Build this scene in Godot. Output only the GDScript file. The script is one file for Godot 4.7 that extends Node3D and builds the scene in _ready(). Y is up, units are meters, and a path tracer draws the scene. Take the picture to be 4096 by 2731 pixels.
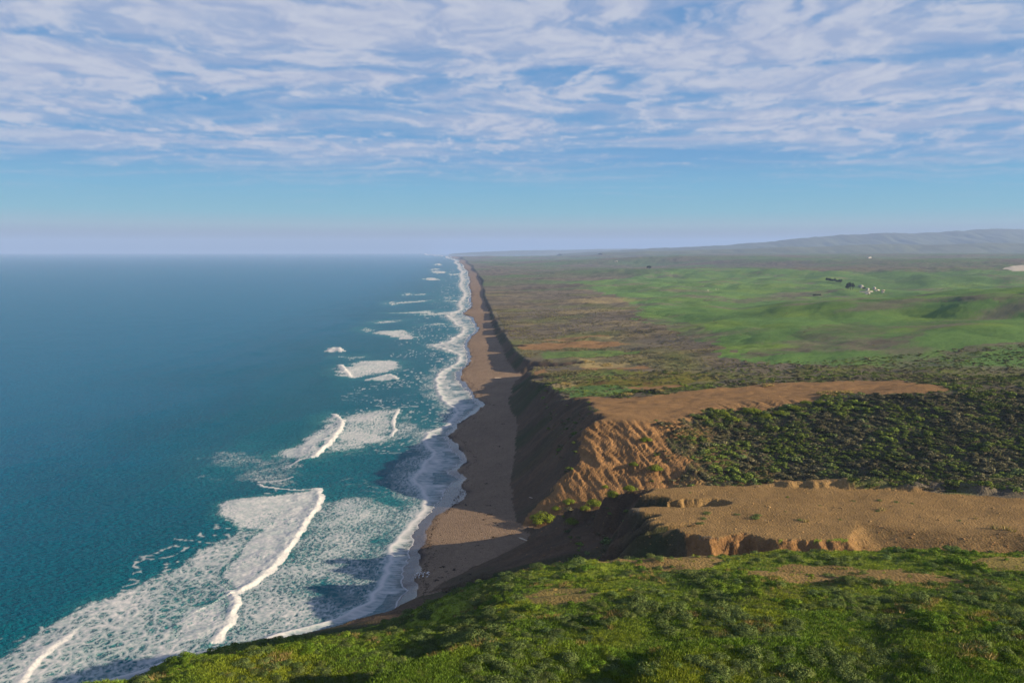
extends Node3D
# A long surf beach below sandy bluffs, seen from the air above a green headland.
# World: metres, y up, the camera looks towards -z. "d" below is the distance ahead, d = -z.

const EYE := 120.0            # camera height above the sea
const FOCAL := 796.0          # focal length in pixels of the 1024 x 682 picture
const EYE_LEVEL := 249.5      # picture row of the camera's own height
var pitch := atan((341.0 - EYE_LEVEL) / FOCAL)

var n_big := FastNoiseLite.new()
var n_mid := FastNoiseLite.new()
var n_fine := FastNoiseLite.new()
var n_ridge := FastNoiseLite.new()
var n_cell := FastNoiseLite.new()
var n_roll := FastNoiseLite.new()
var n_cloud := FastNoiseLite.new()
var n_wisp := FastNoiseLite.new()
var rng := RandomNumberGenerator.new()
var used_names := {}

# ------------------------------------------------------------------ helpers
func numbered(called: String) -> String:
	if not used_names.has(called):
		used_names[called] = 0
		return called
	used_names[called] += 1
	return "%s_%03d" % [called, used_names[called]]

func tag(o: Node, label := "", category := "", group := "", kind := "") -> Node:
	if label: o.set_meta("label", label)
	if category: o.set_meta("category", category)
	if group: o.set_meta("group", group)
	if kind: o.set_meta("kind", kind)
	return o

func put_mesh(called: String, m: Mesh, mat: Material, parent: Node = self) -> MeshInstance3D:
	var o := MeshInstance3D.new()
	o.name = numbered(called) if parent == self else called
	o.mesh = m
	if mat: o.material_override = mat
	parent.add_child(o, true)
	return o

func base(called: String, at: Vector3, turn := 0.0) -> Node3D:
	var o := Node3D.new()
	o.name = numbered(called)
	add_child(o)
	o.position = at
	o.rotation.y = turn
	return o

func mat(c: Color, rough := 0.9, vertex := false) -> StandardMaterial3D:
	var m := StandardMaterial3D.new()
	m.albedo_color = c.linear_to_srgb()
	m.roughness = rough
	m.metallic_specular = 0.25
	m.vertex_color_use_as_albedo = vertex
	return m

func sstep(a: float, b: float, x: float) -> float:
	var t := clampf((x - a) / (b - a), 0.0, 1.0)
	return t * t * (3.0 - 2.0 * t)

func smin(a: float, b: float, k: float) -> float:
	var h := maxf(k - absf(a - b), 0.0) / k
	return minf(a, b) - h * h * k * 0.25

# direction of a picture point: (sideways per metre ahead, drop per metre ahead)
func look(px: float, py: float) -> Vector2:
	var v := (341.0 - py) / FOCAL
	var ahead := cos(pitch) + v * sin(pitch)
	return Vector2((px - 512.0) / FOCAL / ahead, (sin(pitch) - v * cos(pitch)) / ahead)

# world point (x, d) where the line of sight through a picture point meets the level h
func level(px: float, py: float, h := 0.0) -> Vector2:
	var a := look(px, py)
	var d := (EYE - h) / maxf(a.y, 1e-5)
	return Vector2(a.x * d, d)

# picture point of a world point
func picture(x: float, y: float, d: float) -> Vector2:
	var up := y - EYE
	var zc := d * cos(pitch) - up * sin(pitch)
	var yc := d * sin(pitch) + up * cos(pitch)
	return Vector2(512.0 + FOCAL * x / zc, 341.0 - FOCAL * yc / zc)

func row_of(py: float) -> float:      # distance on the sea for a picture row
	return level(512.0, py).y

# world point where the line of sight meets the land
func ground(px: float, py: float) -> Vector3:
	var a := look(px, py)
	var d := 50.0
	var last := d
	for i in 600:
		var y := EYE - a.y * d
		if y < height(a.x * d, d):
			break
		last = d
		d *= 1.012
	for i in 12:
		var m := (last + d) * 0.5
		if EYE - a.y * m < height(a.x * m, m): d = m
		else: last = m
	return Vector3(a.x * d, height(a.x * d, d), -d)

# ------------------------------------------------------------------ coast lines
# water's edge and foot of the bluffs, traced as picture points and laid on the level beach
const EDGE := [[427, 253.7], [440, 254.6], [452, 256.5], [459.4, 260.9], [463.9, 266.7], [468.4, 272.4], [469, 283.3], [470.3, 296], [469.6, 307.5], [462, 312.6], [470.9, 317.7], [476, 325.4], [477, 329.2], [468.4, 336.8], [464.5, 344.5], [467, 350.9], [468, 356], [466, 364.3], [456, 372.5], [456.3, 377.7], [463.5, 385.3], [472, 395], [479, 404.4], [464, 416.6], [452.5, 425.2], [446, 435.3], [450.4, 446.7], [457, 453], [462, 461], [449, 470], [458, 478.3], [447, 487], [441, 498.8], [429.2, 510.7], [420.2, 522.6], [414.3, 531.5], [412.8, 544.2], [408.3, 550.9], [411, 554.9], [404.6, 564.3], [402, 581.4], [406, 586.6], [403.9, 594], [395.5, 606], [398.4, 609.7]]
const FOOT := [[436, 253.9], [452, 255.2], [461, 258], [466.5, 261.6], [472, 268], [477.5, 275], [481.5, 283], [482.5, 293.5], [485.5, 305], [488.8, 312.5], [490.8, 321], [493.5, 328], [494.5, 334.8], [498.5, 339.5], [503, 348.5], [505, 354], [508, 360.6], [514, 368.9], [521.5, 376.5], [514.5, 382.3], [512, 388], [508.8, 400.5], [511, 409.4], [516, 419], [518, 424.7], [516, 438.8], [515.6, 451.5], [513, 464.3], [511, 480], [512.5, 500], [517, 519], [521, 529], [531, 534], [525.5, 542.4], [507, 560]]
var edge_d := PackedFloat32Array()
var edge_x := PackedFloat32Array()
var foot_d := PackedFloat32Array()
var foot_x := PackedFloat32Array()

func line_at(ds: PackedFloat32Array, xs: PackedFloat32Array, d: float) -> float:
	# ds descending (far to near)
	var n := ds.size()
	if d >= ds[0]: return xs[0] * d / ds[0]
	if d <= ds[n - 1]: return xs[n - 1]
	var lo := 0
	var hi := n - 1
	while hi - lo > 1:
		var m := (lo + hi) >> 1
		if ds[m] >= d: lo = m
		else: hi = m
	var t := (ds[lo] - d) / (ds[lo] - ds[hi])
	t = t * t * (3.0 - 2.0 * t) * 0.5 + t * 0.5
	return lerpf(xs[lo], xs[hi], t)

func edge_at(d: float) -> float:
	var lobes := 1.0 - absf(sin(d * 0.16 + 1.5 * n_mid.get_noise_1d(d * 0.7)))
	var small := 1.0 - absf(sin(d * 0.47 + 2.0 * n_mid.get_noise_1d(d * 1.3 + 50.0)))
	var k := clampf(d / 420.0, 0.45, 3.0)
	return line_at(edge_d, edge_x, d) + (lobes * 1.7 + small * 0.9 - 1.0) * k + n_mid.get_noise_1d(d * 2.0) * 1.0

func foot_at(d: float) -> float:
	return line_at(foot_d, foot_x, d)

# ------------------------------------------------------------------ upland
# picture point + height above the sea of the tops of the land
const TOPS := [
	[-150, 720, 44], [-150, 800, 52], [0, 740, 48], [0, 820, 58], [100, 704, 55], [100, 770, 68], [300, 682, 69], [300, 780, 80], [512, 682, 77], [512, 780, 88], [760, 682, 79], [760, 780, 90], [1024, 682, 80], [1024, 780, 92], [1250, 700, 84],
	[220, 676, 52.5], [300, 658, 54.5], [383, 634, 50.5], [460, 625, 53.5], [540, 612, 56], [640, 604, 57], [800, 604, 59.5], [1000, 604, 61], [1150, 604, 63],
	[400, 645, 60], [512, 640, 64.5], [640, 640, 66.5], [760, 640, 67.5], [1024, 640, 69], [1200, 640, 71],
	[560, 588, 48.5], [640, 580, 51], [760, 582, 52.5], [900, 584, 55.5], [1024, 586, 57.5],
	[500, 571, 43.5], [540, 573, 43.5], [585, 571, 44.2], [640, 565, 45], [700, 563, 45.2], [770, 563, 46], [840, 563, 47], [920, 566, 48.5], [1000, 571, 50], [1100, 566, 55], [1250, 566, 57],
	[640, 487, 38], [700, 485, 38], [760, 484, 38.3], [820, 484, 38.8], [900, 487, 39.4], [960, 490, 40], [1024, 494, 40.8], [1150, 500, 43],
	[660, 503, 37.6], [720, 506, 38], [790, 506, 39], [860, 508, 39.8], [940, 510, 40.5], [1024, 514, 41.5], [1150, 516, 44],
	[720, 527, 38.4], [790, 530, 39.4], [860, 532, 40], [940, 536, 41.5], [1024, 541, 43.5], [1150, 545, 47],
	[575, 402, 34], [598, 411, 38], [600, 430, 38.5], [620, 400, 38], [640, 415, 39], [690, 393, 39.5], [700, 408, 40], [750, 390, 41], [800, 386, 43], [850, 382, 45], [900, 382.5, 48], [953, 389, 50], [800, 395, 43.5], [1030, 385, 53], [1150, 385, 58],
	[549, 390, 25], [560, 394, 27], [600, 388, 27], [640, 384, 28], [700, 384, 31],
	[533, 372, 11.5], [560, 378, 18], [600, 376, 21], [640, 374, 24], [740, 374, 28], [850, 371, 33], [1000, 371, 40], [1150, 370, 46],
	[515, 352, 9], [540, 360, 13], [600, 360, 20], [700, 361, 25], [780, 362, 28], [870, 364, 32], [1000, 362, 40], [1150, 362, 46],
	[512, 338, 9], [560, 345, 13], [620, 344, 18], [700, 345, 24], [800, 342, 31], [900, 345, 36], [1000, 342, 43], [1150, 342, 50],
	[503, 325, 7.5], [560, 325, 11], [620, 325, 17], [700, 325, 25], [800, 322, 36], [900, 322, 45], [1000, 322, 51], [1150, 322, 56],
	[495, 312, 6], [560, 308, 9], [620, 308, 14], [680, 312, 20], [740, 308, 30], [800, 303, 41], [860, 299, 50], [930, 294, 60], [1001, 292, 66], [1100, 292, 70], [1250, 296, 74],
	[490, 297, 5], [560, 293, 8], [640, 294, 13], [700, 296, 16], [760, 294, 19], [820, 291, 21], [870, 289.5, 22], [930, 287, 26], [1010, 286, 34], [1150, 285, 40],
	[486, 285, 4.5], [540, 280, 8], [600, 280, 12], [700, 281, 22], [780, 281, 27], [860, 280, 30], [950, 277, 40], [1024, 275, 46], [1150, 275, 50],
	[478, 272, 5], [540, 268, 8], [600, 268, 16], [680, 268, 28], [760, 268, 38], [840, 269, 42], [920, 268.5, 47], [1010, 266, 57], [1150, 266, 60],
	[470, 263, 4], [520, 260, 8], [580, 260, 26], [650, 257.5, 52], [720, 254.6, 76], [790, 255.5, 74], [860, 258.5, 64], [940, 258.5, 66], [1010, 259.5, 70], [1150, 259, 75],
	[460, 256, 4], [500, 256.5, 8], [560, 256, 24], [620, 255, 40], [700, 253.6, 74], [800, 253.6, 78], [900, 253.4, 82], [1010, 254, 82], [1150, 254, 84]]
const GX := 150
const GL := 210
const A_LO := -0.95
const A_HI := 0.95
const L_LO := 3.6
const L_HI := 9.9
var top_grid := PackedFloat32Array()

func build_tops() -> void:
	var pa := PackedFloat32Array()
	var pl := PackedFloat32Array()
	var ph := PackedFloat32Array()
	for t in TOPS:
		var a := look(t[0], t[1])
		var d: float = (EYE - float(t[2])) / maxf(a.y, 1e-4)
		pa.append(a.x)
		pl.append(log(minf(d, 15000.0)))
		ph.append(t[2])
	# seaward flank of the headland, beyond its brow: x, d, height
	for w in [[-23, 150, 44], [-29, 190, 24], [-36, 130, 49], [-45, 160, 34], [-53, 190, 18], [-48, 125, 48], [-58, 150, 36], [-70, 180, 18], [-60, 110, 51.5], [-77, 140, 36], [-15.5, 190, 33], [-17, 210, 23], [-8, 190, 38], [-10, 205, 31], [-4, 183, 43], [-25, 210, 14], [-90, 150, 24], [-100, 110, 38], [-80, 90, 52], [-110, 80, 44], [-35, 175, 30], [-20, 172, 37.5], [-40, 210, 12]]:
		pa.append(float(w[0]) / w[1])
		pl.append(log(float(w[1])))
		ph.append(w[2])
	top_grid.resize(GX * GL)
	for j in GL:
		var l := L_LO + (L_HI - L_LO) * j / (GL - 1)
		for i in GX:
			var a := A_LO + (A_HI - A_LO) * i / (GX - 1)
			var sw := 0.0
			var sh := 0.0
			for k in pa.size():
				var wide := 1.0 + 0.45 * sstep(6.1, 6.9, l)
				var da := (pa[k] - a) / (0.06 * wide)
				var dl := (pl[k] - l) / (0.04 * wide)
				var q := da * da + dl * dl
				var w := exp(-0.5 * q) + 0.002 / (1.0 + q * q * 0.05) + 1e-7
				sw += w
				sh += w * ph[k]
			top_grid[j * GX + i] = sh / sw

func top_at(x: float, d: float) -> float:
	var fa := clampf((x / d - A_LO) / (A_HI - A_LO) * (GX - 1), 0.0, GX - 1.001)
	var fl := clampf((log(d) - L_LO) / (L_HI - L_LO) * (GL - 1), 0.0, GL - 1.001)
	var i := int(fa)
	var j := int(fl)
	fa -= i
	fl -= j
	var o := j * GX + i
	return lerpf(lerpf(top_grid[o], top_grid[o + 1], fa), lerpf(top_grid[o + GX], top_grid[o + GX + 1], fa), fl)

func curve_at(xs: Array, ys: Array, x: float) -> float:
	if x <= xs[0]: return ys[0]
	for i in range(1, xs.size()):
		if x <= xs[i]:
			return lerpf(ys[i - 1], ys[i], (x - xs[i - 1]) / (xs[i] - xs[i - 1]))
	return ys[-1]

const RX := [-20.0, 8.0, 30.0, 60.0, 120.0, 200.0, 350.0]
const RD := [327.0, 324.0, 314.0, 311.0, 305.0, 296.0, 280.0]
const RF := [2.0, 2.5, 5.0, 9.0, 16.0, 25.0, 36.0]
const GYX := [-10.0, 20.0, 50.0, 75.0, 110.0, 150.0]
const GYD := [262.0, 226.0, 213.0, 209.0, 204.0, 200.0]
const GYF := [4.0, 16.0, 27.5, 32.5, 37.0, 43.0]

# what the land is at a point: height, and which part of it made that height
# 0 beach, 1 upland, 2 sea bluff, 3 far side of the ravine, 4 near side of the ravine, 5 gully
func shape(x: float, d: float) -> Vector2:
	return shape_on(x, d, lines_at(d))

# what depends on the distance alone: foot of the bluffs, its lean, water's edge
func lines_at(d: float) -> Vector3:
	var w := 15.0 if d < 480.0 else 40.0
	var lean := (foot_at(d + w) - foot_at(d - w)) / (2.0 * w)
	return Vector3(foot_at(d), 1.0 / sqrt(1.0 + lean * lean), line_at(edge_d, edge_x, d))

func shape_on(x: float, d: float, row: Vector3) -> Vector2:
	var xf := row.x
	var s := (x - xf) * row.y
	var xe := row.z
	var beach := 0.0
	if x < xe:
		beach = -0.045 * (xe - x)
	else:
		beach = 3.0 * pow(clampf((x - xe) / maxf(xf - xe, 6.0), 0.0, 1.0), 0.8)
	beach += 0.05 * n_mid.get_noise_2d(x * 1.5, d * 1.5)
	if s < -0.5:
		return Vector2(maxf(beach, -4.0), 0.0)
	var near := 1.0 - sstep(250.0, 600.0, d)
	var rough := lerpf(2.2, 0.35, near)
	if d > 2000.0: rough = 2.0 + d * 0.0009
	var top := top_at(x, d)
	var far := sstep(450.0, 900.0, d)
	var dune := (1.0 - sstep(120.0, 420.0, s)) * sstep(430.0, 560.0, d)
	top += n_big.get_noise_2d(x * 0.35, d * 0.35) * far * 3.0 * rough / 2.2 * sstep(10.0, 150.0, s)
	top += far * (absf(n_roll.get_noise_2d(x * 1.1 + 40.0, d * 0.7)) * 4.0 + n_mid.get_noise_2d(x * 0.25, d * 0.25) * 1.2) * sstep(60.0, 300.0, s)
	top += far * sstep(150.0, 420.0, s) * (1.0 - sstep(2600.0, 4200.0, d)) * n_roll.get_noise_2d(x * 0.8 - d * 0.45, (x * 0.35 + d * 0.6) * 0.5) * 7.5
	top += dune * (absf(n_mid.get_noise_2d(x * 0.20, d * 0.35)) * 5.0 - 1.0) * (0.25 + 0.75 * sstep(8.0, 70.0, s))
	top += n_mid.get_noise_2d(x * 0.6, d * 0.6) * 0.55 + n_mid.get_noise_2d(x * 2.6, d * 2.6) * 0.16
	if d > 370.0 and d < 470.0 and x > 30.0: top += (absf(n_mid.get_noise_2d(x * 0.35 + d * 0.2, d * 0.9)) * 2.2 - 0.4) * (1.0 - sstep(440.0, 470.0, d)) * sstep(370.0, 385.0, d)
	var h := top
	var part := 1.0
	# bluff above the beach
	var cut := n_ridge.get_noise_2d(d * 0.45, x * 0.10) + 0.5 * n_mid.get_noise_1d(d * 0.6 + 12.0)
	var steep := lerpf(0.80, 1.05, far)
	if d < 260.0: steep = lerpf(0.72, 0.80, sstep(190.0, 260.0, d))
	var sv := s + cut * lerpf(6.0, 9.0, far) * sstep(2.0, 18.0, s) + n_mid.get_noise_2d(x * 2.0, d * 2.0) * 0.9
	var bluff := 3.0 + steep * maxf(sv, 0.0) * lerpf(0.82, 1.0, sstep(4.0, 30.0, s)) + n_mid.get_noise_2d(d * 3.0, x * 0.8) * 0.5
	var slump := sstep(205.0, 225.0, d) * (1.0 - sstep(300.0, 335.0, d))
	if slump > 0.0:
		var run := (curve_at(SLD, SLX, d) - xf) * row.y - 7.0
		var rag := sv + cut * 5.0 * sstep(run - 14.0, run - 2.0, sv)
		var lower := 3.0 + 18.0 * clampf(sv / run, 0.0, 1.0) + 2.2 * maxf(rag - run, 0.0)
		bluff = lerpf(bluff, lower, slump)
	if bluff < h: part = 2.0
	h = smin(h, bluff, lerpf(1.2, 2.5, near) if d > 230.0 else 9.0)
	# gullies that cut down to the beach farther along
	if d > 560.0 and d < 1700.0 and s < 160.0:
		for q in NOTCH:
			var nd: float = d - float(q[0]) + 0.26 * s + 5.0 * n_mid.get_noise_1d(s * 0.8 + q[0])
			var nv: float = 2.6 + float(q[2]) * s + 0.62 * maxf(absf(nd) - float(q[1]), 0.0)
			if nv < h: part = 2.0
			h = smin(h, nv, 2.0)
	# ravine
	if d > 225.0 and d < 520.0 and x > -5.0:
		var rd := curve_at(RX, RD, x) + 2.5 * n_mid.get_noise_1d(x * 1.1)
		var rf := curve_at(RX, RF, x)
		var off := d - rd
		var v := 0.0
		if off > 0.0:
			var k := lerpf(0.46, 0.25, sstep(45.0, 125.0, x))
			var bend := n_mid.get_noise_2d(x * 0.8, off * 0.8) * 2.5
			var rill := n_ridge.get_noise_2d((x + bend) * 2.9 + off * 1.4, off * 0.30)
			var rill2 := n_ridge.get_noise_2d((x + bend) * 8.0 + off * 4.0, off * 0.8 + 40.0)
			var bench := n_big.get_noise_2d(x * 2.0, d * 2.0)
			var open := 1.0 - sstep(60.0, 100.0, x)
			v = rf + k * off + sstep(3.0, 22.0, off) * (rill * lerpf(1.1, 1.15, open) * (0.35 + 0.65 * sstep(14.0, 34.0, off + bench * 20.0)) + rill2 * 0.55 * open * sstep(14.0, 22.0, off + bench * 14.0) + bench * 1.8)
			v += sstep(30.0, 34.0, off + bench * 9.0) * 1.6 * open - 0.8 * open
		else:
			v = rf - off * 0.72 + n_mid.get_noise_2d(x * 1.4, d * 0.8) * 1.2
		if v < h: part = 3.0 if off > 0.0 else 4.0
		h = smin(h, v, 2.4 if off > 0.0 else 1.0)
	# gully between headland and plateau
	if d > 150.0 and d < 300.0 and x > -30.0:
		var gd := curve_at(GYX, GYD, x) + 3.0 * n_mid.get_noise_1d(x * 1.5 + 90.0)
		var gf := curve_at(GYX, GYF, x)
		var off := d - gd
		var v := gf + (maxf(off, 0.0) * (0.95 + 0.3 * n_mid.get_noise_1d(x * 1.2 + 7.0)) + maxf(-off, 0.0) * 0.8)
		if off > 0.0:
			v += (n_ridge.get_noise_2d(x * 1.1, d * 1.3) * 1.7 + n_mid.get_noise_2d(x * 2.8, d * 2.8) * 1.1) * (1.0 - sstep(95.0, 125.0, x))
			v = lerpf(v, gf + 0.6 + off * 0.13 + n_mid.get_noise_2d(x * 0.8, d * 2.0) * 0.5, sstep(84.0, 104.0, x))
		if v < h and off > -4.0: part = 5.0
		h = smin(h, v, 0.5 if off > 0.0 else 5.0)
	# slumped hollow in the plateau
	if d > 225.0 and d < 285.0 and x > 45.0 and x < 85.0:
		var q := Vector2(maxf(x - 62.0, 0.0) / 11.0, (d - 253.0) / 4.6) + Vector2(n_mid.get_noise_2d(x * 2.4, d * 2.4), n_mid.get_noise_2d(x * 2.4 + 40.0, d * 2.4)) * 0.6
		h -= 3.4 * (1.0 - sstep(0.62, 1.0, q.length()))
	# vegetated lip along the plateau's far edge
	if d > 232.0 and d < 295.0 and x > 70.0:
		var lip_d := curve_at([70.0, 100.0, 130.0, 160.0, 220.0], [272.0, 268.0, 262.0, 255.0, 245.0], x) + 3.0 * n_mid.get_noise_1d(x * 1.3)
		var o := d - lip_d
		if part == 1.0 or part == 4.0:
			h += (2.2 + 1.4 * n_mid.get_noise_1d(x * 2.5)) * sstep(80.0, 105.0, x) * sstep(-2.2, 0.6, o) * (1.0 - sstep(2.0, 9.0, o))
	# sandy blowouts in the headland
	if part == 1.0 and d > 100.0 and d < 215.0:
		for b in BLOW:
			var q := Vector2((x - float(b[0])) / float(b[2]), (d - float(b[1])) / float(b[3])) + Vector2(n_mid.get_noise_2d(x * 2.0, d * 2.0), n_mid.get_noise_2d(x * 2.0 + 40.0, d * 2.0)) * 0.3
			h -= float(b[4]) * (1.0 - sstep(0.6, 1.0, q.length()))
	if h < beach:
		return Vector2(beach, 0.0)
	return Vector2(h, part)

# distance along, half width, climb inland
const NOTCH := [[742.0, 7.0, 0.20], [905.0, 3.0, 0.40], [1085.0, 7.0, 0.22], [1180.0, 5.0, 0.26], [1310.0, 12.0, 0.22], [1500.0, 14.0, 0.2], [640.0, 2.0, 0.45]]
const SLD := [205.0, 225.0, 237.0, 253.0, 269.0, 285.0, 300.0, 335.0]
const SLX := [30.0, 50.0, 54.0, 49.0, 44.0, 41.0, 38.0, 32.0]
# centre x, d, half width, half depth, depth
const BLOW := [[63.0, 168.0, 14.0, 4.6, 2.6], [86.0, 165.0, 9.0, 3.2, 1.4], [31.0, 180.0, 12.0, 7.0, 0.6]]

func height(x: float, d: float) -> float:
	return shape(x, d).x

# ------------------------------------------------------------------ ground cover
var zones := []      # [colour, polygon in (x, d), box, how ragged, strength]

func zone(c: Color, points: Array, ragged := 1.5, strength := 1.0) -> void:
	var poly := PackedVector2Array()
	for p in points:
		var g := ground(p[0], p[1])
		poly.append(Vector2(g.x, -g.z))
	var box := Rect2(poly[0], Vector2.ZERO)
	for p in poly: box = box.expand(p)
	zones.append([c, poly, box.grow(ragged * 2.0), ragged, strength])

const C_SAND := Color(0.27, 0.18, 0.078)
const C_DUNE := Color(0.265, 0.165, 0.078)
const C_ORANGE := Color(0.275, 0.16, 0.07)
const C_BLUFF := Color(0.135, 0.093, 0.058)  # brown bluff sand, darkened in colour to deepen the shade on seaward faces
const C_BEACH := Color(0.255, 0.188, 0.13)
const C_WET := Color(0.085, 0.068, 0.06)
const C_GRASS := Color(0.15, 0.195, 0.03)
const C_LIME := Color(0.225, 0.30, 0.03)
const C_SCRUB := Color(0.09, 0.076, 0.055)
const C_HEATH := Color(0.168, 0.15, 0.112)
const C_FIELD := Color(0.115, 0.22, 0.06)
const C_FIELD2 := Color(0.085, 0.165, 0.05)
const C_STRAW := Color(0.34, 0.28, 0.13)
const C_ICE := Color(0.16, 0.155, 0.022)

func build_zones() -> void:
	# pasture behind the dunes
	zone(C_FIELD, [[560, 283], [592, 287], [636, 305], [640, 318], [670, 329], [718, 344], [735, 361], [780, 362], [871, 366], [1060, 371], [1150, 300], [1060, 262], [900, 272], [800, 270], [718, 268], [631, 277]], 14.0, 1.0)
	# brown heath in and around the pasture
	zone(C_HEATH, [[700, 300], [760, 297], [830, 289], [850, 289], [800, 297], [745, 303]], 8.0, 0.8)
	zone(C_HEATH, [[930, 302], [960, 297], [1010, 293], [1060, 293], [1060, 299], [1000, 301]], 8.0, 0.75)
	zone(C_HEATH, [[745, 352], [800, 346], [862, 340], [880, 336], [884, 340], [860, 345], [800, 352], [740, 358]], 5.0, 0.85)
	zone(C_HEATH, [[842, 347], [890, 338], [920, 330], [925, 334], [895, 346], [860, 351]], 6.0, 0.8)
	zone(C_HEATH, [[925, 361], [945, 352], [975, 344], [1060, 338], [1060, 344], [985, 351], [955, 364]], 5.0, 0.85)
	zone(C_HEATH, [[800, 327], [850, 322], [900, 326], [880, 334], [815, 340], [790, 336]], 9.0, 0.5)
	zone(C_HEATH, [[640, 318], [690, 322], [720, 335], [712, 343], [672, 333], [640, 326]], 6.0, 0.7)
	zone(C_FIELD2, [[820, 286], [870, 270], [960, 268], [1060, 264], [1060, 280], [950, 283], [880, 289]], 20.0, 0.7)
	zone(C_HEATH, [[700, 262], [760, 263], [830, 266], [900, 262], [1060, 262], [1060, 268], [900, 271], [800, 268], [720, 266]], 25.0, 0.7)
	zone(C_HEATH, [[980, 274], [1060, 272], [1060, 284], [1000, 279]], 15.0, 0.6)
	# green flats close behind the bluffs
	zone(C_FIELD, [[540, 352], [600, 350], [640, 352], [590, 357], [545, 358]], 4.0, 0.75)
	zone(C_ICE, [[540, 374], [560, 369], [620, 370], [700, 372], [720, 380], [680, 386], [600, 388], [560, 384]], 6.0, 0.85)
	zone(C_FIELD, [[556, 392], [580, 386], [640, 385], [640, 391], [600, 396], [570, 396]], 3.0, 0.9)
	zone(C_STRAW, [[556, 311], [600, 308], [640, 309], [600, 312], [560, 314]], 5.0, 0.5)
	zone(C_STRAW, [[560, 300], [620, 297], [650, 299], [590, 303]], 8.0, 0.45)
	# bare sand
	zone(C_DUNE, [[513, 346], [540, 343], [590, 340.5], [633, 343.5], [600, 348], [560, 349], [522, 349.5]], 2.5)
	zone(C_DUNE, [[540, 339.5], [600, 334.5], [610, 336], [560, 341]], 2.5, 0.8)
	zone(C_DUNE, [[580, 365], [620, 363], [655, 368], [620, 369.5], [585, 369]], 2.0)
	zone(C_DUNE, [[532, 372], [545, 368], [548, 371], [535, 376]], 1.5)
	zone(C_DUNE, [[618, 386.5], [680, 384], [690, 386], [640, 389]], 1.5)
	zone(C_STRAW, [[548, 388], [570, 381], [585, 379], [575, 385], [556, 391]], 2.0, 0.8)
	zone(C_STRAW, [[571, 364], [580, 358], [600, 362], [625, 361], [640, 366], [600, 368], [580, 367]], 2.0, 0.9)
	# the large dune
	zone(C_DUNE, [[560, 397], [600, 397], [640, 398], [680, 392], [720, 387], [770, 383], [840, 380], [900, 380], [935, 385], [953, 390], [930, 394], [880, 394], [850, 392], [820, 399], [790, 406], [765, 409], [730, 409], [700, 411], [685, 420], [668, 432], [655, 452], [640, 462], [600, 445], [585, 420], [598, 410]], 3.6)
	# the sand plateau
	zone(C_SAND, [[636, 480], [700, 478], [800, 479], [850, 483], [900, 488], [1060, 500], [1060, 550], [1000, 551], [940, 546], [900, 543], [780, 543], [690, 543], [650, 545], [640, 530], [630, 500]], 1.2)
	zone(Color(0.5, 0.46, 0.38), [[1002, 268.6], [1010, 266.2], [1040, 264.6], [1040, 271], [1010, 270.3]], 4.0)
	# bare patches on the headland
	zone(C_SAND, [[600, 556], [618, 549], [655, 551], [700, 553], [722, 560], [700, 570], [655, 569], [620, 563], [598, 561]], 1.6, 0.9)
	zone(C_SAND, [[775, 567], [800, 563], [850, 566], [900, 569], [970, 583], [930, 582], [880, 580], [830, 580], [790, 580], [745, 574]], 1.4, 0.9)
	zone(C_SAND, [[520, 598], [550, 588], [590, 586], [600, 594], [565, 604], [530, 606]], 1.6, 0.7)
	zone(C_SAND, [[960, 560], [1060, 556], [1060, 566], [1000, 570]], 1.6, 0.7)

func wet_span(d: float) -> float:
	return 4.5 + 3.5 * n_mid.get_noise_1d(d * 0.5) + 6.0 * exp(-pow((d - 372.0) / 25.0, 2.0))

func in_zone(z: Array, x: float, d: float) -> bool:
	var box: Rect2 = z[2]
	if not box.has_point(Vector2(x, d)): return false
	var r: float = z[3]
	var f := 9.0 / (r + 3.0)
	var p := Vector2(x + n_mid.get_noise_2d(x * f, d * f) * r * 1.6, d + n_mid.get_noise_2d(x * f + 71.0, d * f) * r * 1.6)
	return Geometry2D.is_point_in_polygon(p, z[1])

# bare sand or not, for the plants
func is_sand(x: float, d: float) -> bool:
	for z in zones:
		var c: Color = z[0]
		if (c == C_SAND or c == C_DUNE) and in_zone(z, x, d): return true
	return false

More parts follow.
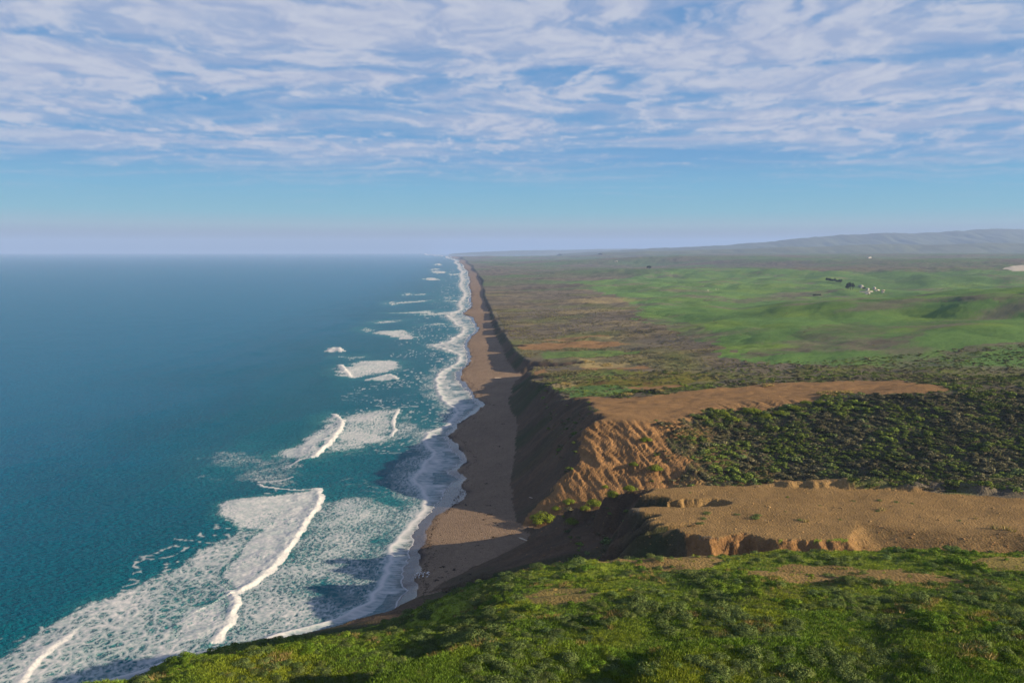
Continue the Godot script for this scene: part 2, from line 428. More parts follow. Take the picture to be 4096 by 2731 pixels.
func cover(x: float, d: float, h: float, part: int, row: Vector3, here: Array) -> Color:
	var fine := n_fine.get_noise_2d(x * 0.9, d * 0.9)
	var mid := n_mid.get_noise_2d(x * 0.9, d * 0.9)
	var big := n_big.get_noise_2d(x, d)
	var c: Color
	if part == 0:
		var wet := x - row.z
		var span := wet_span(d)
		c = C_WET.lerp(C_BEACH, sstep(span * 0.6, span * 1.3, wet + mid * 2.0))
		c = c * (1.0 + 0.12 * mid + 0.16 * fine + 0.10 * big)
		return c
	if part == 4 and x > 72.0:
		c = C_SCRUB.lerp(C_GRASS, clampf(0.4 + mid, 0.0, 0.9)).lerp(C_SAND, clampf(0.3 + 1.4 * fine - 0.6 * mid, 0.0, 0.8))
		return c * (1.0 + 0.2 * fine)
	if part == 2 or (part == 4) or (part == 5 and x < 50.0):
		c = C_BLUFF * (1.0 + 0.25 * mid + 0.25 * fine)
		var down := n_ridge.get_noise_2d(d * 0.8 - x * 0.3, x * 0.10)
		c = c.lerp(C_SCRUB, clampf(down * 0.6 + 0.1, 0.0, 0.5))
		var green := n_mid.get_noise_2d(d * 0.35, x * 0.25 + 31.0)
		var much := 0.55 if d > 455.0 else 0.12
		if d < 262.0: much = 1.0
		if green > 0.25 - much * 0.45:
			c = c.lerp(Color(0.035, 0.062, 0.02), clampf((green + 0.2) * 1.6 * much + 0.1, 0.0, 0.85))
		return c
	if part == 5:
		return C_ORANGE.lerp(C_SAND, sstep(84.0, 104.0, x)) * (0.85 + 0.25 * mid + 0.3 * fine)
	if part == 3:
		if x < 75.0 + mid * 16.0:
			return C_ORANGE * (1.0 + 0.16 * mid + 0.22 * fine + 0.34 * n_mid.get_noise_2d(x * 0.25, h * 9.0))
		c = C_SCRUB.lerp(C_ORANGE, clampf((mid + big) * 0.9 + 0.05 - sstep(85.0, 130.0, x) * 0.7, 0.0, 0.8))
		c = c.lerp(Color(0.05, 0.075, 0.015), clampf(fine * 0.7 + 0.35, 0.0, 0.8))
	elif d < 215.0:
		c = C_GRASS.lerp(C_LIME, clampf(0.30 + 1.1 * mid + 0.5 * big, 0.0, 0.9))
		c = c.lerp(Color(0.13, 0.095, 0.04), clampf(n_mid.get_noise_2d(x * 0.5 + 33.0, d * 0.5) * 1.3 - 0.1, 0.0, 0.6))
		c = c.lerp(Color(0.05, 0.075, 0.018), clampf(fine * 1.1, 0.0, 0.5))
	else:
		# heath of the dune belt, turning greener inland
		c = C_HEATH.lerp(C_SCRUB, clampf(0.35 + 1.1 * mid + 0.8 * big, 0.0, 1.0))
		var inland := sstep(150.0, 700.0, x - row.x)
		if d > 2200.0:
			c = c.lerp(C_FIELD2, clampf(0.15 + n_big.get_noise_2d(x * 0.22, d * 0.22) * 1.3 + inland * 0.3, 0.0, 0.75))
		else:
			c = c.lerp(C_GRASS, clampf(n_big.get_noise_2d(x * 0.8, d * 0.5) * 1.1 - 0.08, 0.0, 0.5))
			c = c.lerp(C_STRAW, clampf(n_mid.get_noise_2d(x * 0.10, d * 0.30) * 1.6 - 0.30, 0.0, 0.5) * sstep(500.0, 650.0, d))
		if x > 80.0 and d < 600.0: c = c.lerp(C_SCRUB, 0.30).lerp(C_GRASS, clampf(0.25 + mid, 0.0, 0.5))
	for z in here:
		if in_zone(z, x, d):
			var zc: Color = z[0]
			var k: float = z[4]
			if zc == C_FIELD:
				zc = zc.lerp(C_LIME, clampf(big * 0.6 + 0.05, 0.0, 0.3)).lerp(C_FIELD2, clampf(n_big.get_noise_2d(x * 0.5 + 9.0, d * 0.9) * 1.5, 0.0, 0.8))
				zc = zc.lerp(C_HEATH, clampf(n_mid.get_noise_2d(x * 0.10, d * 0.15) * 2.6 - 0.45 + fine * 0.5, 0.0, 0.75))
			elif zc == C_HEATH:
				zc = zc.lerp(C_SCRUB, clampf(0.4 + mid * 1.2, 0.0, 1.0))
				k *= clampf(0.75 + n_mid.get_noise_2d(x * 0.7, d * 0.7) * 1.2, 0.0, 1.0)
			elif zc == C_ICE:
				zc = zc.lerp(Color(0.12, 0.06, 0.03), clampf(mid * 1.5, 0.0, 0.7)).lerp(C_FIELD, clampf(big * 1.5, 0.0, 0.8))
			elif zc == C_SAND:
				zc = zc * (1.0 + 0.10 * mid + 0.12 * n_mid.get_noise_2d(x * 0.4, d * 2.2))
			c = c.lerp(zc, k)
	return c * (1.0 + 0.10 * mid + 0.14 * fine)

# ------------------------------------------------------------------ land mesh
var rows := PackedFloat32Array()
var cols := PackedFloat32Array()
var land_rows := []

func land_row(j: int) -> void:
	var d := rows[j]
	var nc := cols.size()
	var p := PackedVector3Array()
	p.resize(nc)
	var c := PackedColorArray()
	c.resize(nc)
	var parts := PackedByteArray()
	parts.resize(nc)
	var start := line_at(edge_d, edge_x, d) - 25.0 - d * 0.01
	var row := lines_at(d)
	var here := zones.filter(func(z): return d > z[2].position.y and d < z[2].end.y)
	for i in nc:
		var x := cols[i] * d
		if x < start:
			p[i] = Vector3(x, -5.0, -d)
			parts[i] = 9
			continue
		var s := shape_on(x, d, row)
		p[i] = Vector3(x, s.x, -d)
		parts[i] = int(s.y)
		if parts[i] == 0 and x - row.z < wet_span(d) + 2.0 * n_mid.get_noise_2d(x * 0.9, d * 0.9): parts[i] = 8
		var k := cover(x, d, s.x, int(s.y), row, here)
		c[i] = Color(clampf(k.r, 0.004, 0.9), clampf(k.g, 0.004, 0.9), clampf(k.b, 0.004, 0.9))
	land_rows[j] = [p, c, parts]

func build_land() -> void:
	var d := 46.0
	while d < 15800.0:
		rows.append(d)
		var step := 0.006
		if d > 170.0: step = 0.0034
		if d > 470.0: step = 0.0055
		if d > 1300.0: step = 0.011
		d *= 1.0 + step * Q
	var t := -0.74
	while t < 0.74:
		cols.append(t)
		t += 0.0017 * Q
	land_rows.resize(rows.size())
	var g := WorkerThreadPool.add_group_task(land_row, rows.size())
	WorkerThreadPool.wait_for_group_task_completion(g)
	var nc := cols.size()
	var nr := rows.size()
	var ground_mat := mat(Color.WHITE, 0.95, true)
	ground_mat.metallic_specular = 0.15
	var soil := NoiseTexture2D.new()
	soil.width = 512
	soil.height = 512
	soil.seamless = true
	var sn := FastNoiseLite.new()
	sn.seed = 5
	sn.frequency = 0.02
	sn.fractal_octaves = 6
	sn.fractal_gain = 0.62
	soil.noise = sn
	var ramp := Gradient.new()
	ramp.set_color(0, Color(0.74, 0.74, 0.74))
	ramp.set_color(1, Color(1, 1, 1))
	soil.color_ramp = ramp
	var relief := NoiseTexture2D.new()
	relief.width = 512
	relief.height = 512
	relief.seamless = true
	relief.noise = sn
	ground_mat.albedo_texture = soil
	ground_mat.uv1_triplanar = true
	ground_mat.uv1_world_triplanar = true
	ground_mat.uv1_scale = Vector3.ONE / 9.0
	ground_mat.heightmap_enabled = true
	ground_mat.heightmap_texture = relief
	ground_mat.heightmap_scale = 45.0
	ground_mat.resource_name = "ground"
	# 0 beach, 1 headland, 2 bluffs and dunes, 3 far land
	var names := ["beach", "headland", "coastal_bluffs", "pasture_land", "wet_sand"]
	var wet_mat: StandardMaterial3D = ground_mat.duplicate()
	wet_mat.roughness = 0.22
	wet_mat.metallic_specular = 0.5
	wet_mat.heightmap_scale = 6.0
	wet_mat.resource_name = "wet_sand"
	var split_a := 0
	var split_b := 0
	for j in nr:
		if rows[j] < 205.0: split_a = j
		if rows[j] < 620.0: split_b = j
	for o in 5:
		var remap := PackedInt32Array()
		remap.resize(nc * nr)
		remap.fill(-1)
		var vs := PackedVector3Array()
		var ns := PackedVector3Array()
		var cs := PackedColorArray()
		var ix := PackedInt32Array()
		for j in nr - 1:
			var owner_row := 1 if j < split_a else 2 if j < split_b else 3
			if o > 0 and o < 4 and owner_row != o: continue
			var a: Array = land_rows[j]
			var b: Array = land_rows[j + 1]
			var pa: PackedByteArray = a[2]
			var pb: PackedByteArray = b[2]
			for i in nc - 1:
				if pa[i] == 9 or pb[i] == 9: continue
				var soaked := pa[i] == 8 and pa[i + 1] == 8 and pb[i] == 8 and pb[i + 1] == 8
				var sandy := pa[i] % 8 == 0 and pa[i + 1] % 8 == 0 and pb[i] % 8 == 0 and pb[i + 1] % 8 == 0
				if soaked != (o == 4): continue
				if o < 4 and sandy != (o == 0): continue
				var q := [j * nc + i, j * nc + i + 1, (j + 1) * nc + i + 1, (j + 1) * nc + i]
				for k in 4:
					if remap[q[k]] < 0:
						remap[q[k]] = vs.size()
						var jj: int = q[k] / nc
						var ii: int = q[k] % nc
						vs.append(land_rows[jj][0][ii])
						cs.append(land_rows[jj][1][ii])
						ns.append(grid_normal(land_rows, jj, ii, nr, nc))
				var v0 := remap[q[0]]
				var v2 := remap[q[2]]
				ix.append_array([v0, v2, remap[q[1]], v0, remap[q[3]], v2])
		if vs.is_empty(): continue
		var o3 := put_mesh(names[o], arrays(vs, ns, cs, ix), wet_mat if o == 4 else ground_mat)
		tag(o3, "", "", "", "structure")
	print("land ", nr, " x ", nc)

func grid_normal(g: Array, j: int, i: int, nr: int, nc: int) -> Vector3:
	var r: PackedVector3Array = g[j][0]
	var l := r[maxi(i - 1, 0)]
	var e := r[mini(i + 1, nc - 1)]
	var f: Vector3 = g[mini(j + 1, nr - 1)][0][i]
	var b: Vector3 = g[maxi(j - 1, 0)][0][i]
	if l.y < -4.9: l = r[i]
	if f.y < -4.9: f = r[i]
	if b.y < -4.9: b = r[i]
	var n := (e - l).cross(f - b)
	if n.length_squared() < 1e-12: return Vector3.UP
	n = n.normalized()
	return n if n.y > 0.0 else -n

func arrays(vs: PackedVector3Array, ns: PackedVector3Array, cs: PackedColorArray, ix: PackedInt32Array) -> ArrayMesh:
	var a := []
	a.resize(Mesh.ARRAY_MAX)
	a[Mesh.ARRAY_VERTEX] = vs
	a[Mesh.ARRAY_NORMAL] = ns
	if cs.size(): a[Mesh.ARRAY_COLOR] = cs
	a[Mesh.ARRAY_INDEX] = ix
	var m := ArrayMesh.new()
	m.add_surface_from_arrays(Mesh.PRIMITIVE_TRIANGLES, a)
	return m

# ------------------------------------------------------------------ sea
# breaking waves: crest line (picture points) with height, and foam areas with density
var waves := []          # dictionaries
var surf_in_d := PackedFloat32Array()
var surf_in_x := PackedFloat32Array()
const SURF_IN := [[425, 254.2], [447, 256.5], [455.6, 261.6], [459, 266.7], [462, 272.4], [460.5, 283], [464, 296], [459, 303], [461, 309], [447, 315], [455.6, 322.8], [464.8, 327.5], [463, 331.5], [450, 339.7], [433, 344.6], [447, 349.6], [460, 354], [459, 361], [442, 371], [437, 377], [437.8, 386.6], [443.5, 399.4], [458, 411.3], [450, 423], [428, 432.4], [424, 442], [435.7, 452], [424, 466], [413, 478], [424, 489.8], [428, 499.8], [421, 512.7], [405, 530], [391, 547], [391.5, 556], [384, 580], [371, 600]]

func ring(points: Array) -> PackedVector2Array:
	var r := PackedVector2Array()
	for p in points: r.append(level(p[0], p[1]))
	return r

func area(points: Array, density: float, soft := 4.0, cell := 1.0, back := 0.0) -> Dictionary:
	var poly := ring(points)
	var box := Rect2(poly[0], Vector2.ZERO)
	for p in poly: box = box.expand(p)
	return {"poly": poly, "box": box.grow(soft * 2.5 + 2.0), "density": density, "soft": soft, "cell": cell, "back": back}

func wave(label: String, crests: Array, areas: Array, group := "") -> void:
	var lines := []
	for c in crests:
		var poly := ring(c[0])
		var box := Rect2(poly[0], Vector2.ZERO)
		for p in poly: box = box.expand(p)
		lines.append({"line": poly, "high": c[1], "wide": c[2], "box": box.grow(float(c[2]) * 9.0)})
	waves.append({"label": label, "crests": lines, "areas": areas, "group": group})

func z1(a: Array) -> Array: return a.map(func(p): return [p[0] / 6.72, 475.0 + p[1] / 6.72])
func z6(a: Array) -> Array: return a.map(func(p): return [200.0 + p[0] / 6.97, 375.0 + p[1] / 6.97])
func z7(a: Array) -> Array: return a.map(func(p): return [300.0 + p[0] / 7.84, 245.0 + p[1] / 7.84])

func build_waves() -> void:
	wave("long white breaker closest to the green headland, with dense foam behind its crest",
		[[z1([[2130, 90], [2145, 150], [2120, 220], [2050, 310], [1950, 470], [1830, 620], [1700, 730], [1590, 785]]), 1.7, 3.2]],
		[area(z1([[2130, 90], [1900, 130], [1550, 160], [1480, 190], [1460, 260], [1560, 310], [1640, 350], [1760, 372], [1640, 480], [1540, 600], [1500, 690], [1540, 750], [1590, 785], [1700, 730], [1830, 620], [1950, 470], [2050, 310], [2130, 220], [2145, 150]]), 0.93, 3.0, 0.8)])
	wave("short white bore with ragged foam, just below the long breaker by the headland",
		[[z1([[1540, 790], [1580, 850], [1560, 920], [1520, 1010], [1440, 1110]]), 1.6, 3.0]],
		[area(z1([[1540, 800], [1430, 850], [1220, 920], [1150, 1000], [1140, 1090], [1250, 1120], [1440, 1110], [1520, 1010], [1560, 920], [1580, 850]]), 0.86, 4.0, 0.8)])
	wave("faint white foam line crossing lacy green water beside the headland",
		[[z1([[480, 1060], [380, 1130], [270, 1220], [190, 1310], [120, 1410]]), 0.9, 2.6]],
		[area(z1([[1640, 350], [1370, 490], [1200, 610], [900, 750], [620, 850], [250, 1050], [0, 1220], [-250, 1330], [-300, 1700], [700, 1700], [1440, 1110], [1250, 1120], [1150, 1060], [1220, 920], [1430, 850], [1540, 790], [1500, 690], [1560, 560], [1760, 372]]), 0.50, 3.0, 1.7)])
	wave("broad lacy sheet of spent foam between the long breaker and the beach",
		[],
		[area(z6([[838, 870], [1050, 858], [1350, 880], [1440, 900], [1390, 1000], [1310, 1110], [1230, 1190], [1120, 1250], [960, 1300], [900, 1400], [960, 1600], [900, 1900], [100, 1900], [180, 1560], [300, 1470], [440, 1380], [600, 1190], [740, 980], [820, 920]]), 0.42, 7.0, 0.9),
		area(z6([[838, 870], [1050, 858], [1350, 880], [1300, 980], [1180, 1080], [900, 1130], [700, 1110], [760, 960]]), 0.62, 14.0, 0.7),
		area(z6([[900, 1300], [1150, 1270], [1320, 1300], [1290, 1440], [1150, 1600], [950, 1700], [860, 1500]]), 0.30, 8.0, 0.9)])
	wave("middle breaker with a steep white crest ahead of a foam wedge",
		[[z6([[930, 270], [990, 320], [975, 370], [930, 430], [870, 500], [790, 570]]), 1.9, 3.6]],
		[area(z6([[930, 268], [850, 318], [900, 340], [790, 430], [700, 480], [500, 555], [600, 575], [700, 577], [790, 570], [870, 500], [930, 430], [975, 370], [990, 320]]), 0.92, 6.0, 0.8)])
	wave("thin white bore with a broad foam patch behind, off the shaded bluff",
		[[z6([[1385, 238], [1350, 300], [1345, 340], [1358, 380], [1330, 425]]), 0.8, 2.2]],
		[area(z6([[1000, 285], [1150, 255], [1380, 237], [1370, 270], [1348, 320], [1350, 390], [1280, 460], [1150, 500], [900, 535], [820, 565], [900, 480], [975, 390], [995, 330]]), 0.70, 7.0, 0.8),
		area(z6([[1370, 270], [1460, 270], [1560, 330], [1540, 400], [1430, 450], [1300, 500], [1280, 460], [1350, 390]]), 0.34, 9.0, 0.9)])
	wave("milky turquoise patch of dying foam seaward of the middle breaker", [],
		[area(z6([[60, 560], [300, 510], [520, 590], [640, 640], [640, 715], [500, 760], [250, 740], [120, 650]]), 0.24, 14.0, 1.1)])
	wave("thin curved foam line trailing from the middle breaker's lower end", [[z6([[610, 640], [640, 625], [700, 592], [790, 574]]), 0.5, 1.6]], [])
	wave("short foam thread lying under the turquoise foam patch", [[z6([[400, 745], [520, 742], [600, 728], [645, 712]]), 0.3, 1.4]], [])
	wave("long thin foam line just above the long breaker's top end", [[z6([[405, 758], [440, 780], [560, 797], [700, 802], [815, 790]]), 0.5, 1.5]], [])
	wave("curling white breaker with a wide foam field beyond the middle surf",
		[[z7([[310, 936], [335, 960], [360, 995], [395, 1030]]), 2.2, 5.0]],
		[area(z7([[268, 1015], [310, 936], [355, 965], [400, 926], [500, 905], [700, 900], [775, 908], [770, 950], [700, 985], [600, 1003], [520, 1020], [400, 1036]]), 0.97, 7.0, 1.0)])
	wave("low white roller with a rounded tip beside the wide foam field",
		[[z7([[530, 1053], [600, 1036], [690, 1012], [735, 1030], [755, 1050]]), 1.4, 4.0]],
		[area(z7([[515, 1050], [600, 1030], [690, 1009], [757, 1050], [640, 1062]]), 1.0, 4.0, 1.0)])
	wave("rounded white plume of a wave just starting to break",
		[[z7([[220, 830], [262, 806], [300, 806], [318, 832]]), 2.6, 7.0]],
		[area(z7([[216, 838], [240, 806], [280, 794], [308, 802], [320, 834], [290, 826], [250, 840]]), 1.1, 4.0, 1.0)])
	wave("tapering white foam streak with a rounded head, farther out than the wide foam field",
		[[z7([[800, 735], [860, 735], [900, 718]]), 1.6, 5.0]],
		[area(z7([[555, 690], [640, 670], [800, 664], [850, 690], [902, 718], [860, 736], [790, 732], [700, 708], [620, 696]]), 1.0, 8.0, 1.0)])
	var far := [
		[[[500, 660], [520, 645], [540, 655], [525, 672]], 1.0], [[[560, 606], [640, 590], [820, 583], [740, 602], [600, 612]], 0.75],
		[[[690, 531], [900, 520], [1030, 512], [1060, 530], [1250, 515], [1290, 522], [1200, 540], [1050, 548], [950, 545], [1000, 530], [800, 532]], 0.8],
		[[[685, 450], [735, 437], [752, 460], [720, 470]], 1.1], [[[745, 447], [900, 436], [1000, 428], [1018, 437], [900, 447], [760, 455]], 0.8],
		[[[815, 385], [850, 372], [866, 383], [835, 396]], 1.1], [[[865, 385], [940, 378], [1000, 382], [920, 393]], 0.7],
		[[[950, 266], [1020, 254], [1070, 256], [1106, 272], [1020, 273]], 0.95], [[[1025, 205], [1060, 198], [1140, 205], [1150, 216], [1060, 222]], 0.85],
		[[[1015, 188], [1060, 180], [1110, 188], [1050, 194]], 0.7], [[[1130, 438], [1220, 428], [1270, 434], [1190, 442]], 0.7], [[[960, 622], [1060, 612], [1150, 614], [1050, 626]], 0.6],
		[[[1150, 226], [1230, 220], [1280, 226], [1200, 234]], 0.6], [[[360, 876], [430, 868], [480, 874], [420, 884]], 0.6],
		[[[1100, 408], [1180, 402], [1240, 406], [1160, 414]], 0.5], [[[1040, 150], [1090, 140], [1120, 150], [1080, 160]], 0.6]]
	for f in far:
		wave("small whitecap streak on the blue water off the long beach",
			[], [area(z7(f[0]), f[1], 14.0, 1.4)], "small whitecaps off the long beach")

func seg_near(line: PackedVector2Array, p: Vector2) -> Vector3:
	# (signed distance: positive = shoreward/right of the line, fraction along, end distance)
	var best := 1e9
	var side := 0.0
	var along := 0.0
	var n := line.size()
	for k in n - 1:
		var a := line[k]
		var b := line[k + 1]
		var ab := b - a
		var t := clampf((p - a).dot(ab) / ab.length_squared(), 0.0, 1.0)
		var q := p - (a + ab * t)
		var l := q.length_squared()
		if l < best:
			best = l
			side = ab.cross(q)
			along = (k + t) / (n - 1)
	return Vector3(sqrt(best), side, along)

func edge_distance(poly: PackedVector2Array, p: Vector2) -> float:
	var best := 1e9
	var n := poly.size()
	for k in n:
		var a := poly[k]
		var ab := poly[(k + 1) % n] - a
		var t := clampf((p - a).dot(ab) / ab.length_squared(), 0.0, 1.0)
		best = minf(best, (p - a - ab * t).length_squared())
	var r := sqrt(best)
	return r if Geometry2D.is_point_in_polygon(p, poly) else -r

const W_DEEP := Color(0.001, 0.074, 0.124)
const W_BLUE := Color(0.006, 0.108, 0.20)  # bluer offshore water, with the sky reflection of distant sea put into its colour
const W_TEAL := Color(0.003, 0.105, 0.125)
const W_MILK := Color(0.035, 0.18, 0.18)
const FOAM := Color(0.47, 0.47, 0.465)

func lace(x: float, d: float, cell: float, f: float) -> float:
	# foam cover of a point inside foam of mean density f: torn net that closes as f rises
	if f <= 0.01: return 0.0
	var wx := x + n_mid.get_noise_2d(x * 1.4, d * 1.4) * 2.2
	var wd := d + n_mid.get_noise_2d(x * 1.4 + 19.0, d * 1.4) * 2.2
	var a := n_cell.get_noise_2d(wx * 0.85 / cell, wd * 0.62 / cell) + 1.0
	var b := n_cell.get_noise_2d(wx * 2.0 / cell + 90.0, wd * 1.3 / cell) + 1.0
	var c := n_mid.get_noise_2d(x * 0.55, d * 0.5)
	var g := f + c * 0.42
	if g > 0.85:
		return clampf(0.70 + 0.35 * (g - 0.85) + 0.30 * n_fine.get_noise_2d(x * 1.2, d * 2.4) + 0.25 * n_mid.get_noise_2d(x * 1.8, d * 3.0) - 0.40 * clampf(b * 1.5 - 0.9, 0.0, 1.0), 0.0, 1.0)
	var wa := g * 0.62
	var wb := g * 0.55
	var net := maxf(1.0 - sstep(-0.05, wa + 0.24, a), 0.8 * (1.0 - sstep(-0.05, wb + 0.22, b)))
	return clampf(net * sstep(0.0, 0.25, g) * clampf(0.35 + 0.65 * g + 0.45 * n_fine.get_noise_2d(x * 1.3, d * 1.3), 0.3, 1.0) + 0.3 * maxf(g - 0.4, 0.0), 0.0, 1.0)

var sea_y := PackedFloat32Array()
var sea_x := PackedFloat32Array()
var sea_rows := []

func sea_row(j: int) -> void:
	var d := sea_y[j]
	var nc := sea_x.size()
	var p := PackedVector3Array()
	p.resize(nc)
	var c := PackedColorArray()
	c.resize(nc)
	var own := PackedInt32Array()
	own.resize(nc)
	var xe := edge_at(d)
	var xin := line_at(surf_in_d, surf_in_x, d)
	xin = minf(xin + 2.0 * n_mid.get_noise_1d(d * 1.7) * clampf(d / 400.0, 0.6, 3.0), xe - 1.5)
	var lines := lines_at(d)
	var active := []
	for w in waves.size():
		var wv: Dictionary = waves[w]
		var hit := false
		for ar in wv.areas:
			if d > ar.box.position.y and d < ar.box.end.y: hit = true
		for cr in wv.crests:
			if d > cr.box.position.y and d < cr.box.end.y: hit = true
		if hit: active.append(w)
	for i in nc:
		var x := sea_x[i] * d
		var gone := false
		if x > xe:
			if i > 0 and sea_x[i - 1] * d >= xe: gone = true
			x = xe
		if gone:
			own[i] = -9
			p[i] = Vector3(x, 0, -d)
			continue
		var off := xe - x
		var pt := Vector2(x, d)
		# swell: long crests roughly along the beach, growing in the surf zone
		var surf := (1.0 - sstep(60.0, 190.0, off))
		var ph := (off + n_big.get_noise_2d(x * 0.3, d * 0.3) * 30.0) * 0.105 + d * 0.012
		var sw := (pow(0.5 + 0.5 * sin(ph), 2.0) - 0.4) * 0.8 * (0.6 + 0.8 * n_big.get_noise_2d(x * 0.9, d * 0.5 + 80.0)) * (1.0 - 0.7 * sstep(250.0, 500.0, off)) * (1.0 - sstep(900.0, 2200.0, off)) * sstep(6.0, 30.0, off)
		var y := sw
		var chop := n_mid.get_noise_2d(x * 0.9, d * 1.5) * 0.20 + n_mid.get_noise_2d(x * 2.2, d * 3.6) * 0.10
		if d < 900.0: chop += n_fine.get_noise_2d(x * 1.0, d * 1.6) * 0.07
		else: chop += n_mid.get_noise_2d(x * 0.2, d * 0.3) * 0.5
		y += chop * sstep(1.0, 10.0, off)
		var f := 0.0          # foam density
		var solid := 0.0      # thick white water
		var milk := 0.0       # air in the water
		var who := -1
		var cell := 1.0
		for w in active:
			var wv: Dictionary = waves[w]
			for ar in wv.areas:
				if not ar.box.has_point(pt): continue
				var sc: float = ar.soft
				var pj := pt + Vector2(n_mid.get_noise_2d(x * 1.1, d * 1.1), n_mid.get_noise_2d(x * 1.1 + 33.0, d * 1.1)) * sc * 1.1
				var e := edge_distance(ar.poly, pj)
				var q: float = ar.density * sstep(-sc * 0.5, sc, e)
				milk = maxf(milk, sstep(-sc * 3.0, sc * 1.5, e) * minf(ar.density * 1.2, 1.0))
				if q > 0.02:
					if q > f:
						cell = ar.cell
						who = w
					f = maxf(f, q)
			for cr in wv.crests:
				if not cr.box.has_point(pt): continue
				var s := seg_near(cr.line, pt)
				var wide: float = cr.wide * 0.72 * (1.0 + 0.75 * n_mid.get_noise_2d(x * 2.2, d * 2.2))
				var ends := sstep(0.0, 0.12, s.z) * (1.0 - sstep(0.93, 1.0, s.z) * 0.7)
				var sgn := s.x if s.y > 0.0 else -s.x      # + towards the beach
				var prof := 0.0
				if sgn > 0.0: prof = 1.0 - sstep(0.0, wide * 1.1, sgn)
				else: prof = exp(sgn / (wide * 4.0))
				y += cr.high * 0.5 * prof * (0.4 + 0.6 * ends) * (1.0 + 0.5 * n_mid.get_noise_2d(x * 3.0, d * 3.0))
				if sgn > -wide * 0.75 and sgn < wide * 1.0 and s.x < wide * 1.2:
					solid = maxf(solid, 1.0 - 0.5 * absf(n_fine.get_noise_2d(x * 1.6, d * 1.6)) - 0.25 * sstep(0.0, -wide * 0.75, sgn))
					who = w
		# swash between the inner line of foam and the water's edge
		var shore := 0.0
		if x > xin - 16.0:
			var span := maxf(xe - xin, 1.0)
			var u := (x - xin) / span
			var brk := exp(-pow((x - xin + 1.0 * n_mid.get_noise_2d(x * 2.0, d * 2.0)) / (1.3 + d * 0.0016), 2.0))
			var streak := n_fine.get_noise_2d(x * 0.35, d * 1.6)
			if u > 0.0:
				shore = clampf(0.66 + 0.5 * streak + 0.35 * n_mid.get_noise_2d(x, d) - 0.38 * u * u, 0.0, 1.0)
				var film := n_mid.get_noise_1d(d * 0.35 + 300.0)
				if film > 0.12 and u > 0.45: shore *= 0.45
				if xe - x < 0.35 + d * 0.0006: shore = maxf(shore, 0.75)
			else:
				shore = lace(x, d, 0.9, 0.62 * exp(u * span / 7.0))
			shore = maxf(shore, brk * 0.97)
			milk = maxf(milk, exp(-absf(x - xin) / 9.0) * 0.8)
			y += 0.55 * exp(-pow((x - xin) / 2.2, 2.0))
		var net := lace(x, d, cell, f)
		var white := maxf(maxf(net, solid), shore)
		if who < 0 and shore > 0.3: who = 900
		if shore > maxf(net, solid) and shore > 0.3: who = 900
		# stray flecks in the surf zone
		if white < 0.3 and off < 95.0 + 30.0 * n_big.get_noise_2d(x * 2.0, d) and off > 4.0:
			var fl := n_ridge.get_noise_2d(x * 0.8, d * 1.1)
			var keep := n_big.get_noise_2d(x * 1.4 + 50.0, d * 1.2)
			var fleck := sstep(0.52, 0.80, fl) * sstep(0.0, 0.3, keep + surf * 0.22)
			if fleck > white:
				white = fleck * 0.6
				who = 901
		var tint := clampf(0.55 * (1.0 - sstep(20.0, 240.0, off)) + 0.25 * n_big.get_noise_2d(x * 0.6, d * 0.6) * surf, 0.0, 1.0)
		var water := W_DEEP.lerp(W_BLUE, sstep(70.0, 380.0, off + 60.0 * n_big.get_noise_2d(x, d))).lerp(W_TEAL, tint)  # brighter blue away from shore partly paints in the reflected sky
		water = water.lerp(W_MILK, clampf(milk * (0.62 + 0.5 * n_mid.get_noise_2d(x * 0.6, d * 0.6)), 0.0, 0.9))
		if off < 6.0: water = water.lerp(Color(0.16, 0.155, 0.15), 0.7 * (1.0 - off / 6.0))
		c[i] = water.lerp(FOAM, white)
		own[i] = who if white > 0.42 else -1
		# the thin sheet of water runs up the sand
		y += white * 0.10
		if off < 40.0:
			var sand := shape_on(x, d, lines).x
			y = maxf(lerpf(0.0, y, sstep(0.0, 14.0, off)), sand + 0.05)
		p[i] = Vector3(x, y, -d)
	sea_rows[j] = [p, c, own]

